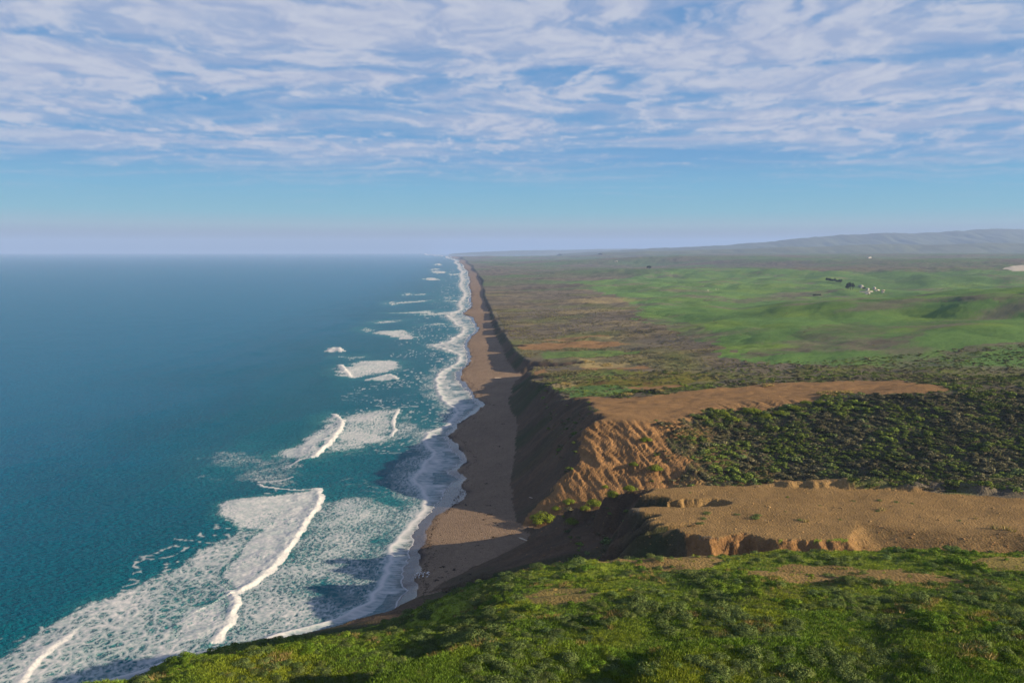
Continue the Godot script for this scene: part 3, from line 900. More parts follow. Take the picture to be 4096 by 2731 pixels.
func build_sea() -> void:
	build_waves()
	var py := 253.2
	while py < 800.0:
		sea_y.append(row_of(py))
		var st := 0.85
		if py < 330.0: st = 0.5
		if py > 690.0: st = 4.0
		py += st * Q
	sea_y.reverse()
	var t := -0.80
	while t < 0.06:
		sea_x.append(t)
		t += (0.00112 if t > -0.72 else 0.01) * Q
	sea_rows.resize(sea_y.size())
	var g := WorkerThreadPool.add_group_task(sea_row, sea_y.size())
	WorkerThreadPool.wait_for_group_task_completion(g)
	var nc := sea_x.size()
	var nr := sea_y.size()
	var water_mat := mat(Color.WHITE, 0.20, true)
	water_mat.metallic_specular = 0.11
	water_mat.resource_name = "sea_water"
	var wn := FastNoiseLite.new()
	wn.seed = 11
	wn.frequency = 0.011
	wn.fractal_octaves = 5
	wn.fractal_gain = 0.6
	var ripple := NoiseTexture2D.new()
	ripple.width = 1024
	ripple.height = 1024
	ripple.seamless = true
	ripple.noise = wn
	water_mat.heightmap_enabled = true
	water_mat.heightmap_texture = ripple
	water_mat.heightmap_scale = 140.0
	water_mat.uv1_triplanar = true
	water_mat.uv1_world_triplanar = true
	water_mat.uv1_scale = Vector3(1.0 / 46.0, 1.0 / 46.0, 1.0 / 27.0)
	var foam_mat := mat(Color.WHITE, 0.8, true)
	foam_mat.metallic_specular = 0.2
	foam_mat.resource_name = "sea_foam"
	# share the quads out: sea, swash foam, and each wave's own foam
	var bins := {}
	for j in nr - 1:
		var oa: PackedInt32Array = sea_rows[j][2]
		var ob: PackedInt32Array = sea_rows[j + 1][2]
		for i in nc - 1:
			if oa[i] == -9 or ob[i] == -9: continue
			if oa[i + 1] == -9 and ob[i + 1] == -9: continue
			var who := oa[i]
			var second := ob[i + 1]
			if who < 0 or (second < 0 and ob[i] < 0) or second == -9: who = -1
			if who == -1 and second >= 0 and (ob[i] >= 0 or oa[i + 1] >= 0): who = second
			if not bins.has(who): bins[who] = PackedInt32Array()
			bins[who].append(j * nc + i)
	for who in bins:
		var remap := {}
		var vs := PackedVector3Array()
		var ns := PackedVector3Array()
		var cs := PackedColorArray()
		var ix := PackedInt32Array()
		for o in bins[who]:
			var v := PackedInt32Array()
			for q in [o, o + 1, o + nc + 1, o + nc]:
				if not remap.has(q):
					remap[q] = vs.size()
					var jj: int = q / nc
					var ii: int = q % nc
					vs.append(sea_rows[jj][0][ii])
					cs.append(sea_rows[jj][1][ii])
					ns.append(grid_normal(sea_rows, jj, ii, nr, nc))
				v.append(remap[q])
			ix.append_array([v[0], v[2], v[1], v[0], v[3], v[2]])
		var m := arrays(vs, ns, cs, ix)
		if who == -1:
			tag(put_mesh("sea", m, water_mat), "", "", "", "structure")
		elif who == 900:
			tag(put_mesh("swash_foam", m, foam_mat), "white swash foam running up the edge of the brown beach", "foam", "", "stuff")
		elif who == 901:
			tag(put_mesh("foam_flecks", m, foam_mat), "scattered thin foam flecks and streaks on the teal surf water", "foam", "", "stuff")
		else:
			var wv: Dictionary = waves[who]
			var o := put_mesh(("spent_foam" if wv.crests.is_empty() else "breaking_wave") if wv.group == "" else "whitecap", m, foam_mat)
			var spent: bool = wv.crests.is_empty() and wv.group == ""
			tag(o, wv.label, "foam" if spent else "wave", wv.group, "stuff" if spent else "")
	print("sea ", nr, " x ", nc)

# ------------------------------------------------------------------ far hills
func hill(called: String, profile: Array, dist: float, deep: float, c: Color, seedn: int) -> void:
	# profile: picture points of the skyline; the hill is a rounded range of that height at that distance
	var xs := []
	var hs := []
	for p in profile:
		var a := look(p[0], p[1])
		xs.append(a.x * dist)
		hs.append(EYE - a.y * dist)
	var vs := PackedVector3Array()
	var ns := PackedVector3Array()
	var cs := PackedColorArray()
	var ix := PackedInt32Array()
	var nx := 420
	var nz := 40
	for j in nz:
		var v := float(j) / (nz - 1)
		for i in nx:
			var x := lerpf(xs[0], xs[-1], float(i) / (nx - 1))
			var z := dist + (v - 0.55) * deep
			var h := curve_at(xs, hs, x) * (1.0 + 0.05 * n_mid.get_noise_1d(x * 0.03 + seedn * 40.0) + 0.03 * n_mid.get_noise_1d(x * 0.11 + seedn))
			var rise := sin(clampf(v / 0.55, 0.0, 1.0) * PI * 0.5) if v < 0.55 else cos((v - 0.55) / 0.45 * PI * 0.5)
			var spur := n_ridge.get_noise_2d(x * 0.012 + seedn, z * 0.006)
			var y := h * pow(maxf(rise, 0.0), 1.2) * (1.0 - 0.30 * (0.5 + 0.5 * spur) * sin(PI * clampf(v / 0.55, 0.0, 1.0))) + n_mid.get_noise_2d(x * 0.06, z * 0.06) * 7.0 * rise - 2.0
			vs.append(Vector3(x, y, -z))
			var k := 1.0 + 0.4 * n_mid.get_noise_2d(x * 0.02, z * 0.02)
			cs.append(Color(c.r * k, c.g * k, c.b * k))
	for j in nz:
		for i in nx:
			var l := vs[j * nx + maxi(i - 1, 0)]
			var r := vs[j * nx + mini(i + 1, nx - 1)]
			var f := vs[mini(j + 1, nz - 1) * nx + i]
			var b := vs[maxi(j - 1, 0) * nx + i]
			var n := (r - l).cross(f - b).normalized()
			ns.append(n if n.y > 0.0 else -n)
	for j in nz - 1:
		for i in nx - 1:
			var o := j * nx + i
			ix.append_array([o, o + nx + 1, o + 1, o, o + nx, o + nx + 1])
	var m := put_mesh(called, arrays(vs, ns, cs, ix), mat(Color.WHITE, 0.95, true))
	tag(m, "", "", "", "structure")

func build_hills() -> void:
	hill("ridge_hills", [[560, 253.5], [620, 250], [660, 247.5], [700, 246], [735, 244], [770, 241], [800, 237.5], [830, 235.5], [870, 233.2], [920, 232], [950, 231], [975, 229.5], [1000, 228.4], [1015, 228.2], [1030, 229.5], [1080, 231], [1180, 230]], 13500.0, 3600.0, Color(0.06, 0.075, 0.04), 3)
	hill("foothills", [[452, 253.2], [466, 252.2], [484, 251.2], [520, 250], [560, 249.6], [600, 248.5], [640, 248.2], [690, 249], [740, 250], [800, 250.5], [900, 250.5], [1180, 250]], 19500.0, 2600.0, Color(0.075, 0.085, 0.045), 9)
	hill("front_range", [[600, 252.5], [660, 250.5], [720, 249], [780, 246.5], [830, 246], [880, 243.5], [930, 244.5], [980, 242], [1040, 243], [1180, 242]], 9800.0, 1900.0, Color(0.075, 0.09, 0.045), 6)

# ------------------------------------------------------------------ plants
func leaf_bush(seedn: int, lobes: int, leaves: int, size: float, c: Color, vary: float, flat := 0.62) -> ArrayMesh:
	# a dome about 1 m in radius: many small leaf sprays set on and in overlapping lobes
	var r := RandomNumberGenerator.new()
	r.seed = seedn
	var centres := []
	for k in lobes:
		var a := r.randf() * TAU
		var q := sqrt(r.randf()) * 0.62
		var rad := r.randf_range(0.30, 0.50) * (1.15 - q * 0.5)
		centres.append([Vector3(cos(a) * q, (0.50 - 0.35 * q) * flat * r.randf_range(0.7, 1.2), sin(a) * q), rad])
	var vs := PackedVector3Array()
	var ns := PackedVector3Array()
	var cs := PackedColorArray()
	var ix := PackedInt32Array()
	for k in leaves:
		var b: Array = centres[r.randi() % lobes]
		var dir := Vector3(r.randfn(), absf(r.randfn()) * 0.9 + 0.05, r.randfn()).normalized()
		var o: Vector3 = b[0] + dir * b[1] * r.randf_range(0.78, 1.08) * Vector3(1, flat * 1.15, 1)
		if o.y < 0.0: o.y = r.randf() * 0.1
		var up := (dir + Vector3(r.randfn(), r.randfn(), r.randfn()) * 0.55).normalized()
		var s := (up.cross(Vector3(r.randfn(), r.randfn(), r.randfn()))).normalized() * size * r.randf_range(0.6, 1.25)
		var t := up.cross(s).normalized() * size * r.randf_range(0.5, 1.0)
		var lift := up * size * r.randf_range(0.2, 0.7)
		var n0 := vs.size()
		vs.append_array([o - s * 0.5, o + t * 0.5 + lift, o + s * 0.5, o - t * 0.5 + lift * 0.6])
		for q in 4: ns.append((up + dir).normalized())
		var g := 1.0 + r.randf_range(-vary, vary)
		var lc := Color(c.r * g * r.randf_range(0.9, 1.12), c.g * g, c.b * g * r.randf_range(0.85, 1.15))
		for q in 4: cs.append(lc)
		ix.append_array([n0, n0 + 1, n0 + 2, n0, n0 + 2, n0 + 3])
	return arrays(vs, ns, cs, ix)

func grass_tuft(seedn: int, blades: int, tall: float, spread: float, c: Color, lean := 0.5) -> ArrayMesh:
	var r := RandomNumberGenerator.new()
	r.seed = seedn
	var vs := PackedVector3Array()
	var ns := PackedVector3Array()
	var cs := PackedColorArray()
	var ix := PackedInt32Array()
	for k in blades:
		var a := r.randf() * TAU
		var q := sqrt(r.randf()) * spread
		var o := Vector3(cos(a) * q, 0, sin(a) * q)
		var h := tall * r.randf_range(0.5, 1.1)
		var b := r.randf() * TAU
		var tip := o + Vector3(cos(b) * lean * h + cos(a) * 0.3 * h, h, sin(b) * lean * h + sin(a) * 0.3 * h)
		var side := Vector3(-sin(b), 0, cos(b)) * tall * 0.11
		var n0 := vs.size()
		vs.append_array([o - side, o + side, tip])
		var n := (Vector3(cos(b), 0.9, sin(b))).normalized()
		for i in 3: ns.append(n)
		var g := r.randf_range(0.75, 1.25)
		for i in 3: cs.append(Color(c.r * g, c.g * g * r.randf_range(0.95, 1.05), c.b * g))
		ix.append_array([n0, n0 + 1, n0 + 2])
	return arrays(vs, ns, cs, ix)

func scatter(called: String, label: String, category: String, m: Mesh, material: Material, places: Array, tints: Array) -> void:
	if places.is_empty(): return
	var mm := MultiMesh.new()
	mm.transform_format = MultiMesh.TRANSFORM_3D
	mm.use_colors = true
	mm.mesh = m
	mm.instance_count = places.size()
	for i in places.size():
		mm.set_instance_transform(i, places[i])
		mm.set_instance_color(i, tints[i])
	var o := MultiMeshInstance3D.new()
	o.name = numbered(called)
	o.multimesh = mm
	o.material_override = material
	add_child(o)
	tag(o, label, category, "", "stuff")

func stand(x: float, y: float, d: float, s: float, squash := 1.0) -> Transform3D:
	var b := Basis(Vector3.UP, rng.randf() * TAU).scaled(Vector3(s, s * squash, s))
	return Transform3D(b, Vector3(x, y, -d))

func build_plants() -> void:
	var leaf := mat(Color.WHITE, 0.75, true)
	leaf.metallic_specular = 0.2
	leaf.backlight_enabled = true
	leaf.backlight = Color(0.35, 0.4, 0.2)
	leaf.resource_name = "leaves"
	var sage := []
	for k in 4: sage.append(leaf_bush(40 + k, 9 + k, 1000, 0.085, Color(0.125, 0.18, 0.056), 0.38))
	var green := []
	for k in 3: green.append(leaf_bush(60 + k, 9, 900, 0.09, Color(0.11, 0.19, 0.02), 0.35))
	var dark := []
	for k in 3: dark.append(leaf_bush(80 + k, 6 + 2 * k, 190, 0.22, Color(0.14, 0.132, 0.082), 0.4))
	var mound := leaf_bush(95, 14, 1500, 0.085, Color(0.15, 0.20, 0.02), 0.3, 0.85)
	var tuft := grass_tuft(5, 26, 0.34, 0.5, Color(0.19, 0.285, 0.036), 0.7)
	var tan := grass_tuft(6, 26, 0.55, 0.4, Color(0.40, 0.32, 0.13))
	# --- headland: shrubs
	var singles := []
	var sets := {}
	var add := func(key, tr, tint):
		if not sets.has(key): sets[key] = [[], []]
		sets[key][0].append(tr)
		sets[key][1].append(tint)
	var tries := 0
	while tries < 21000:
		tries += 1
		var d := 60.0 * exp(rng.randf() * log(232.0 / 60.0))
		var x := rng.randf_range(-0.78, 0.78) * d
		if n_mid.get_noise_2d(x * 1.3 + 60.0, d * 1.3) < rng.randf_range(-0.36, 0.44): continue
		var s := shape(x, d)
		var part := int(s.y)
		if part != 1 and not (part == 2 and d < 225.0) and not (part == 5 and d < 204.0): continue
		if part == 1 and d > 203.0 - 0.0 * x and x > 20.0: continue
		if is_sand(x, d) and rng.randf() < 0.9: continue
		var pp := picture(x, s.x, d)
		if pp.x < -30.0 or pp.x > 1054.0 or pp.y > 715.0: continue
		var z := clampf(0.55 + absf(rng.randfn()) * 0.55, 0.45, 2.3)
		if d > 165.0: z *= 1.15
		if d < 100.0: z *= 0.72
		var kind := n_big.get_noise_2d(x * 3.0 + 200.0, d * 3.0) + rng.randfn() * 0.12
		var tr := stand(x, s.x - 0.05, d, z, rng.randf_range(0.75, 1.05))
		var g := rng.randf_range(0.75, 1.25)
		var tint := Color(g * rng.randf_range(0.9, 1.15), g, g * rng.randf_range(0.85, 1.1))
		if kind > 0.16: add.call(["green", rng.randi() % 3], tr, tint)
		else: singles.append([z / d, tr, rng.randi() % 4, tint])
	singles.sort_custom(func(p, q): return p[0] > q[0])
	for k in singles.size():
		var e: Array = singles[k]
		if k < 300:
			var o := put_mesh("sage_bush", sage[e[2]], leaf)
			o.transform = e[1]
			var at: Vector3 = e[1].origin
			var where := "among lime grass on the open headland slope"
			if at.x < -18.0: where = "on the seaward brow of the headland above the surf"
			elif -at.z > 150.0: where = "near the sandy hollows along the headland's far edge"
			elif -at.z > 105.0: where = "halfway down the headland slope"
			var look_ := "broad mounded grey-green bush" if e[1].basis.get_scale().x > 1.25 else "small rounded grey-green bush"
			tag(o, look_ + " " + where, "bush", look_ + " " + where)
		else:
			add.call(["sage", e[2]], e[1], e[3])
	for key in sets:
		var list: Array = sage if key[0] == "sage" else green
		scatter("headland_scrub", "low %s scrub covering the headland" % ["grey-green" if key[0] == "sage" else "bright green"], "scrub", list[key[1]], leaf, sets[key][0], sets[key][1])
	# --- headland: grass
	var gp := []
	var gt := []
	var tp := []
	var tt := []
	for k in 70000:
		var d := 60.0 * exp(rng.randf() * log(205.0 / 60.0))
		var x := rng.randf_range(-0.72, 0.72) * d
		var s := shape(x, d)
		if int(s.y) != 1 and int(s.y) != 2: continue
		var sand := is_sand(x, d)
		if sand and rng.randf() < 0.93: continue
		var pp := picture(x, s.x, d)
		if pp.y > 705.0 or pp.x < -20.0 or pp.x > 1044.0: continue
		var warm := n_mid.get_noise_2d(x * 0.9, d * 0.9)
		var straw := n_mid.get_noise_2d(x * 1.2 + 300.0, d * 1.2)
		if straw > 0.34 and rng.randf() < 0.35:
			tp.append(stand(x, s.x - 0.03, d, rng.randf_range(0.6, 1.2)))
			var g := rng.randf_range(0.7, 1.2)
			tt.append(Color(g, g, g))
		else:
			gp.append(stand(x, s.x - 0.03, d, rng.randf_range(0.6, 1.3)))
			var g := rng.randf_range(0.7, 1.3)
			gt.append(Color(g * (1.0 + clampf(warm, -0.2, 0.6)), g * (1.0 + 0.4 * clampf(warm, -0.2, 0.6)), g))
	scatter("headland_grass", "short green grass between the bushes of the headland", "grass", tuft, leaf, gp, gt)
	scatter("straw_grass", "pale straw seed heads in the headland grass", "grass", tan, leaf, tp, tt)
	# --- scrub on the far side of the ravine and behind the dune
	var sp := [[], [], []]
	var st := [[], [], []]
	for k in 52000:
		var d := rng.randf_range(250.0, 640.0)
		var x := rng.randf_range(20.0, 0.72 * d)
		var s := shape(x, d)
		var part := int(s.y)
		if part == 0 or part == 5: continue
		var dens := 0.0
		if part == 3: dens = sstep(62.0, 95.0, x + 14.0 * n_mid.get_noise_2d(x, d))
		elif part == 2: dens = 0.10
		elif part == 1 and d > 330.0: dens = lerpf(0.8, 0.28, sstep(440.0, 520.0, d)) if x > 60.0 else 0.3
		elif part == 4: dens = 0.8 if x > 72.0 else 0.05
		if part == 1 and d <= 330.0:
			if x < 80.0 or d < 240.0 or d < curve_at([70.0, 100.0, 130.0, 160.0, 220.0], [272.0, 268.0, 262.0, 255.0, 245.0], x) - 1.0: continue
			dens = 0.9
		if rng.randf() > dens: continue
		if part != 3 and is_sand(x, d): continue
		if part == 3 and d > 380.0 and is_sand(x, d): continue
		var kk := rng.randi() % 3
		sp[kk].append(stand(x, s.x - 0.1, d, clampf(0.45 + pow(absf(rng.randfn()), 1.5) * 0.65, 0.4, 3.2) * (0.8 if part == 1 else 1.0), rng.randf_range(0.7, 1.1)))
		var g := rng.randf_range(0.65, 1.3) * (1.0 + 0.6 * n_mid.get_noise_2d(x * 0.5 + 5.0, d * 0.5))
		var v := n_mid.get_noise_2d(x * 0.8 + 20.0, d * 0.8) + 0.25 * n_big.get_noise_2d(x * 3.0, d * 3.0) + rng.randfn() * 0.12
		var tint := Color(g * 1.0, g * 1.04, g * 0.95)
		if v > 0.10: tint = Color(g * 0.95, g * 1.4, g * 0.45)
		elif v > -0.08: tint = Color(g * 0.8, g * 1.15, g * 0.65)
		st[kk].append(tint)
	for kk in 3: scatter("ravine_scrub", "dark brown and green scrub on the slopes beyond the ravine", "scrub", dark[kk], leaf, sp[kk], st[kk])
	# --- heath of the dune belt farther off
	var hp := []
	var ht := []
	for k in 26000:
		var d := 560.0 * exp(rng.randf() * log(1500.0 / 560.0))
		var x := foot_at(d) + 14.0 + rng.randf() * rng.randf() * 420.0
		if x > 0.72 * d: continue
		var s := shape(x, d)
		if int(s.y) != 1: continue
		if n_mid.get_noise_2d(x * 0.3 + 77.0, d * 0.3) < rng.randf_range(-0.3, 0.35): continue
		if is_sand(x, d): continue
		var field := false
		for z in zones:
			if z[0] == C_FIELD and in_zone(z, x, d): field = true
		if field and rng.randf() < 0.97: continue
		hp.append(stand(x, s.x - 0.15, d, rng.randf_range(0.7, 1.8), rng.randf_range(0.5, 0.9)))
		var g := rng.randf_range(0.7, 1.6)
		ht.append(Color(g * 1.35, g * 1.35, g * 1.05))
	scatter("dune_heath", "low brown heath bushes over the dunes behind the beach", "scrub", dark[0], leaf, hp, ht)
	# --- single rounded bushes on the orange slope
	var spots := [[542.5, 522, 24, "big round bright green bush at the foot of the orange slope by the beach"], [572, 523, 14, "flat round green bush low on the orange slope above the ravine mouth"], [556, 509, 9, "small upright green bush beside the biggest round bush on the orange slope"],
		[594, 505, 15, "dark green bush halfway along the lower orange slope"], [585, 509, 10, "smaller dark green bush touching the dark green one on the lower orange slope"], [612.5, 496, 14, "round yellow-green bush above the ravine on the orange slope"], [630, 490, 13, "tall yellow-green bush next to the tip of the sand plateau"], [569, 503, 12, "grey-green sprawling bush in the middle of the lower orange slope"], [564, 516, 5, "very small dark bush above the biggest round bush's right side"],
		[634, 465, 9, "small green bush clinging high on the gullied orange slope"], [655, 470, 14, "green bush beside the dark scrub edge of the orange slope"], [646, 441, 11, "low green bush at the top of the orange slope near the dune"], [605, 487, 7, "small grey bush on bare orange sand above the ravine"]]
	for p in spots:
		var g := ground(p[0], p[1])
		var r: float = p[2] * -g.z / FOCAL * 0.5 / 0.75
		var o := base("round_bush", g + Vector3(0, -0.25, 0), rng.randf() * TAU)
		var f := put_mesh("foliage", mound, leaf, o)
		f.scale = Vector3(r, r * 0.85, r)
		var w := put_mesh("stem", grass_tuft(12, 9, 0.5, 0.12, Color(0.09, 0.06, 0.035), 0.8), leaf, o)
		w.scale = Vector3(r, r, r)
		tag(o, p[3], "bush")
	# --- bright round mats at the lip of the dune
	for p in [[751.8, 413, 21, "largest round lime-green mat bush at the dune's scrubby lip"], [766, 418, 17, "lime-green mat bush just below the largest one at the dune lip"], [780, 414.5, 16, "lime-green mat bush third along the dune lip"], [794, 409, 15, "lime-green mat bush below the straw grass on the dune lip"], [806, 404, 14, "dark green mat bush touching the big straw grass mound"], [820, 403.5, 13, "dark green mat bush right under the big straw grass mound"], [733, 421, 17, "lime-green mat bush on the ravine side of the largest one"], [724, 415, 14, "lime-green mat bush at the seaward end of the dune lip"]]:
		var g := ground(p[0], p[1])
		var r: float = p[2] * -g.z / FOCAL * 0.5 / 0.92
		var o := base("mat_bush", g + Vector3(0, 0.1, 0), rng.randf() * TAU)
		var f := put_mesh("foliage", mound, leaf, o)
		f.scale = Vector3(r, r * 0.62, r)
		tag(o, p[3], "bush")
	# --- straw dune grass mounds
	var mounds := [[831, 393, 12.0, "pale straw dune grass mound on the large orange dune"], [768, 385.5, 5.0, "small straw grass mound on the dune's far rim"], [845, 392.5, 5.0, "straw grass clump beside the large mound on the dune"], [588, 362.5, 9.0, "straw grass crest on the hummock behind the bluffs"], [607, 364.5, 8.0, "long straw grass hummock beyond the yellow-green flat"], [627, 395, 4.0, "straw grass clump on the sand at the near dune edge"], [660, 391.5, 4.0, "straw grass clump by the dark bank of the dune"], [566, 384, 6.0, "straw grass ridge at the bluff edge"]]
	for p in mounds:
		var g := ground(p[0], p[1])
		var o := base("dune_grass_mound", g + Vector3(0, -0.1, 0))
		for k in 26:
			var a := rng.randf() * TAU
			var q := sqrt(rng.randf()) * float(p[2]) * 0.5
			var x := g.x + cos(a) * q * 1.3
			var d := -g.z + sin(a) * q
			var t := put_mesh("tussock", tan, leaf, o)
			t.transform = stand(x - g.x, height(x, d) - g.y + 0.5 * (1.0 - q / float(p[2])), 0.0, rng.randf_range(1.4, 2.6))
			t.position.z = -d - g.z
		tag(o, p[3], "dune grass")
	# --- low plants on the sand plateau
	var low := [[788, 496.5, 1.6, 0], [757, 515, 3.4, 1], [737, 514, 2.4, 1], [754, 517.5, 4.2, 1], [806, 521, 2.2, 2], [800, 519.5, 2.6, 1], [882, 509.5, 3.0, 2], [877, 510.5, 2.0, 1], [896, 501.5, 2.2, 1], [880, 500, 2.4, 1], [853, 500.5, 1.8, 1], [976, 518, 1.6, 2], [995, 528, 3.2, 2], [1006, 529, 3.2, 2], [1012, 531, 2.4, 2], [707, 513, 3.4, 1], [700, 523, 3.0, 1], [703, 518, 2.6, 1], [785, 511, 1.2, 1], [820, 505, 1.2, 1], [840, 519, 1.6, 1], [960, 520, 1.6, 1], [912, 503, 1.6, 1], [690, 492, 1.4, 1]]
	for p in low:
		var g := ground(p[0], p[1])
		var kind: int = p[3]
		var r: float = p[2] * 0.5
		var o: MeshInstance3D
		if kind == 2:
			o = put_mesh("sand_tussock", tan, leaf)
			o.transform = Transform3D(Basis(Vector3.UP, rng.randf() * TAU).scaled(Vector3.ONE * r * 1.6), g)
			tag(o, "pale straw tussock standing alone on the sand plateau", "tussock", "straw tussocks on the sand plateau")
		else:
			o = put_mesh("sand_plant", green[0] if kind == 0 else sage[rng.randi() % 4], leaf)
			o.transform = Transform3D(Basis(Vector3.UP, rng.randf() * TAU).scaled(Vector3(r, r * 0.55, r)), g + Vector3(0, -0.05, 0))
			tag(o, "low grey-green plant cushion on the bare sand plateau" if kind == 1 else "bright green plant cushion alone on the bare sand plateau", "plant", "low cushions on the sand plateau" if kind == 1 else "")

# ------------------------------------------------------------------ farm, trees, small things
func box_mesh(sx: float, sy: float, sz: float) -> BoxMesh:
	var b := BoxMesh.new()
	b.size = Vector3(sx, sy, sz)
	return b

func gable(sx: float, rise: float, sz: float) -> ArrayMesh:
	# pitched roof along x, with eaves
	var st := SurfaceTool.new()
	st.begin(Mesh.PRIMITIVE_TRIANGLES)
	var a := sx * 0.5 + 0.4
	var b := sz * 0.5 + 0.5
	var p := [Vector3(-a, 0, b), Vector3(a, 0, b), Vector3(a, rise, 0), Vector3(-a, rise, 0), Vector3(-a, 0, -b), Vector3(a, 0, -b)]
	for q in [[0, 3, 2], [0, 2, 1], [4, 5, 2], [4, 2, 3], [0, 4, 3], [1, 2, 5], [0, 1, 5], [0, 5, 4]]:
		for k in q: st.add_vertex(p[k])
	st.generate_normals()
	return st.commit()

func barn(px: float, py: float, sx: float, sz: float, tall: float, rise: float, wall: Color, roof: Color, label: String, turn := 0.0, called := "barn") -> void:
	var g := ground(px, py)
	var o := base(called, g, turn)
	sx *= 0.8
	sz *= 0.7
	tall *= 0.62
	rise *= 0.6
	var w := put_mesh("wall", box_mesh(sx, tall, sz), mat(wall, 0.8), o)
	w.position.y = tall * 0.5
	var r := put_mesh("roof", gable(sx, rise, sz), mat(roof, 0.6), o)
	r.position.y = tall + 0.02
	var dr := put_mesh("door", box_mesh(minf(4.0, sx * 0.3), tall * 0.75, 0.12), mat(Color(0.09, 0.07, 0.06), 0.8), o)
	dr.position = Vector3(sx * 0.12, tall * 0.375, sz * 0.5 + 0.07)
	tag(o, label, "building")

func tree(px: float, py: float, tall: float, wide: float, label: String, group := "") -> void:
	var g := ground(px, py)
	var o := base("cypress_tree", g, rng.randf() * TAU)
	var cyl := CylinderMesh.new()
	cyl.top_radius = tall * 0.015
	cyl.bottom_radius = tall * 0.035
	cyl.height = tall * 0.7
	var t := put_mesh("trunk", cyl, mat(Color(0.07, 0.05, 0.035)), o)
	t.position.y = tall * 0.35
	var leaf := mat(Color.WHITE, 0.8, true)
	var cr := put_mesh("crown", leaf_bush(300 + int(px * 7.0) % 97, 11, 420, 0.2, Color(0.022, 0.038, 0.018), 0.4, 1.2), leaf, o)
	cr.position.y = tall * 0.12
	cr.scale = Vector3(wide * 0.5, tall * 0.78, wide * 0.5)
	tag(o, label, "tree", group)

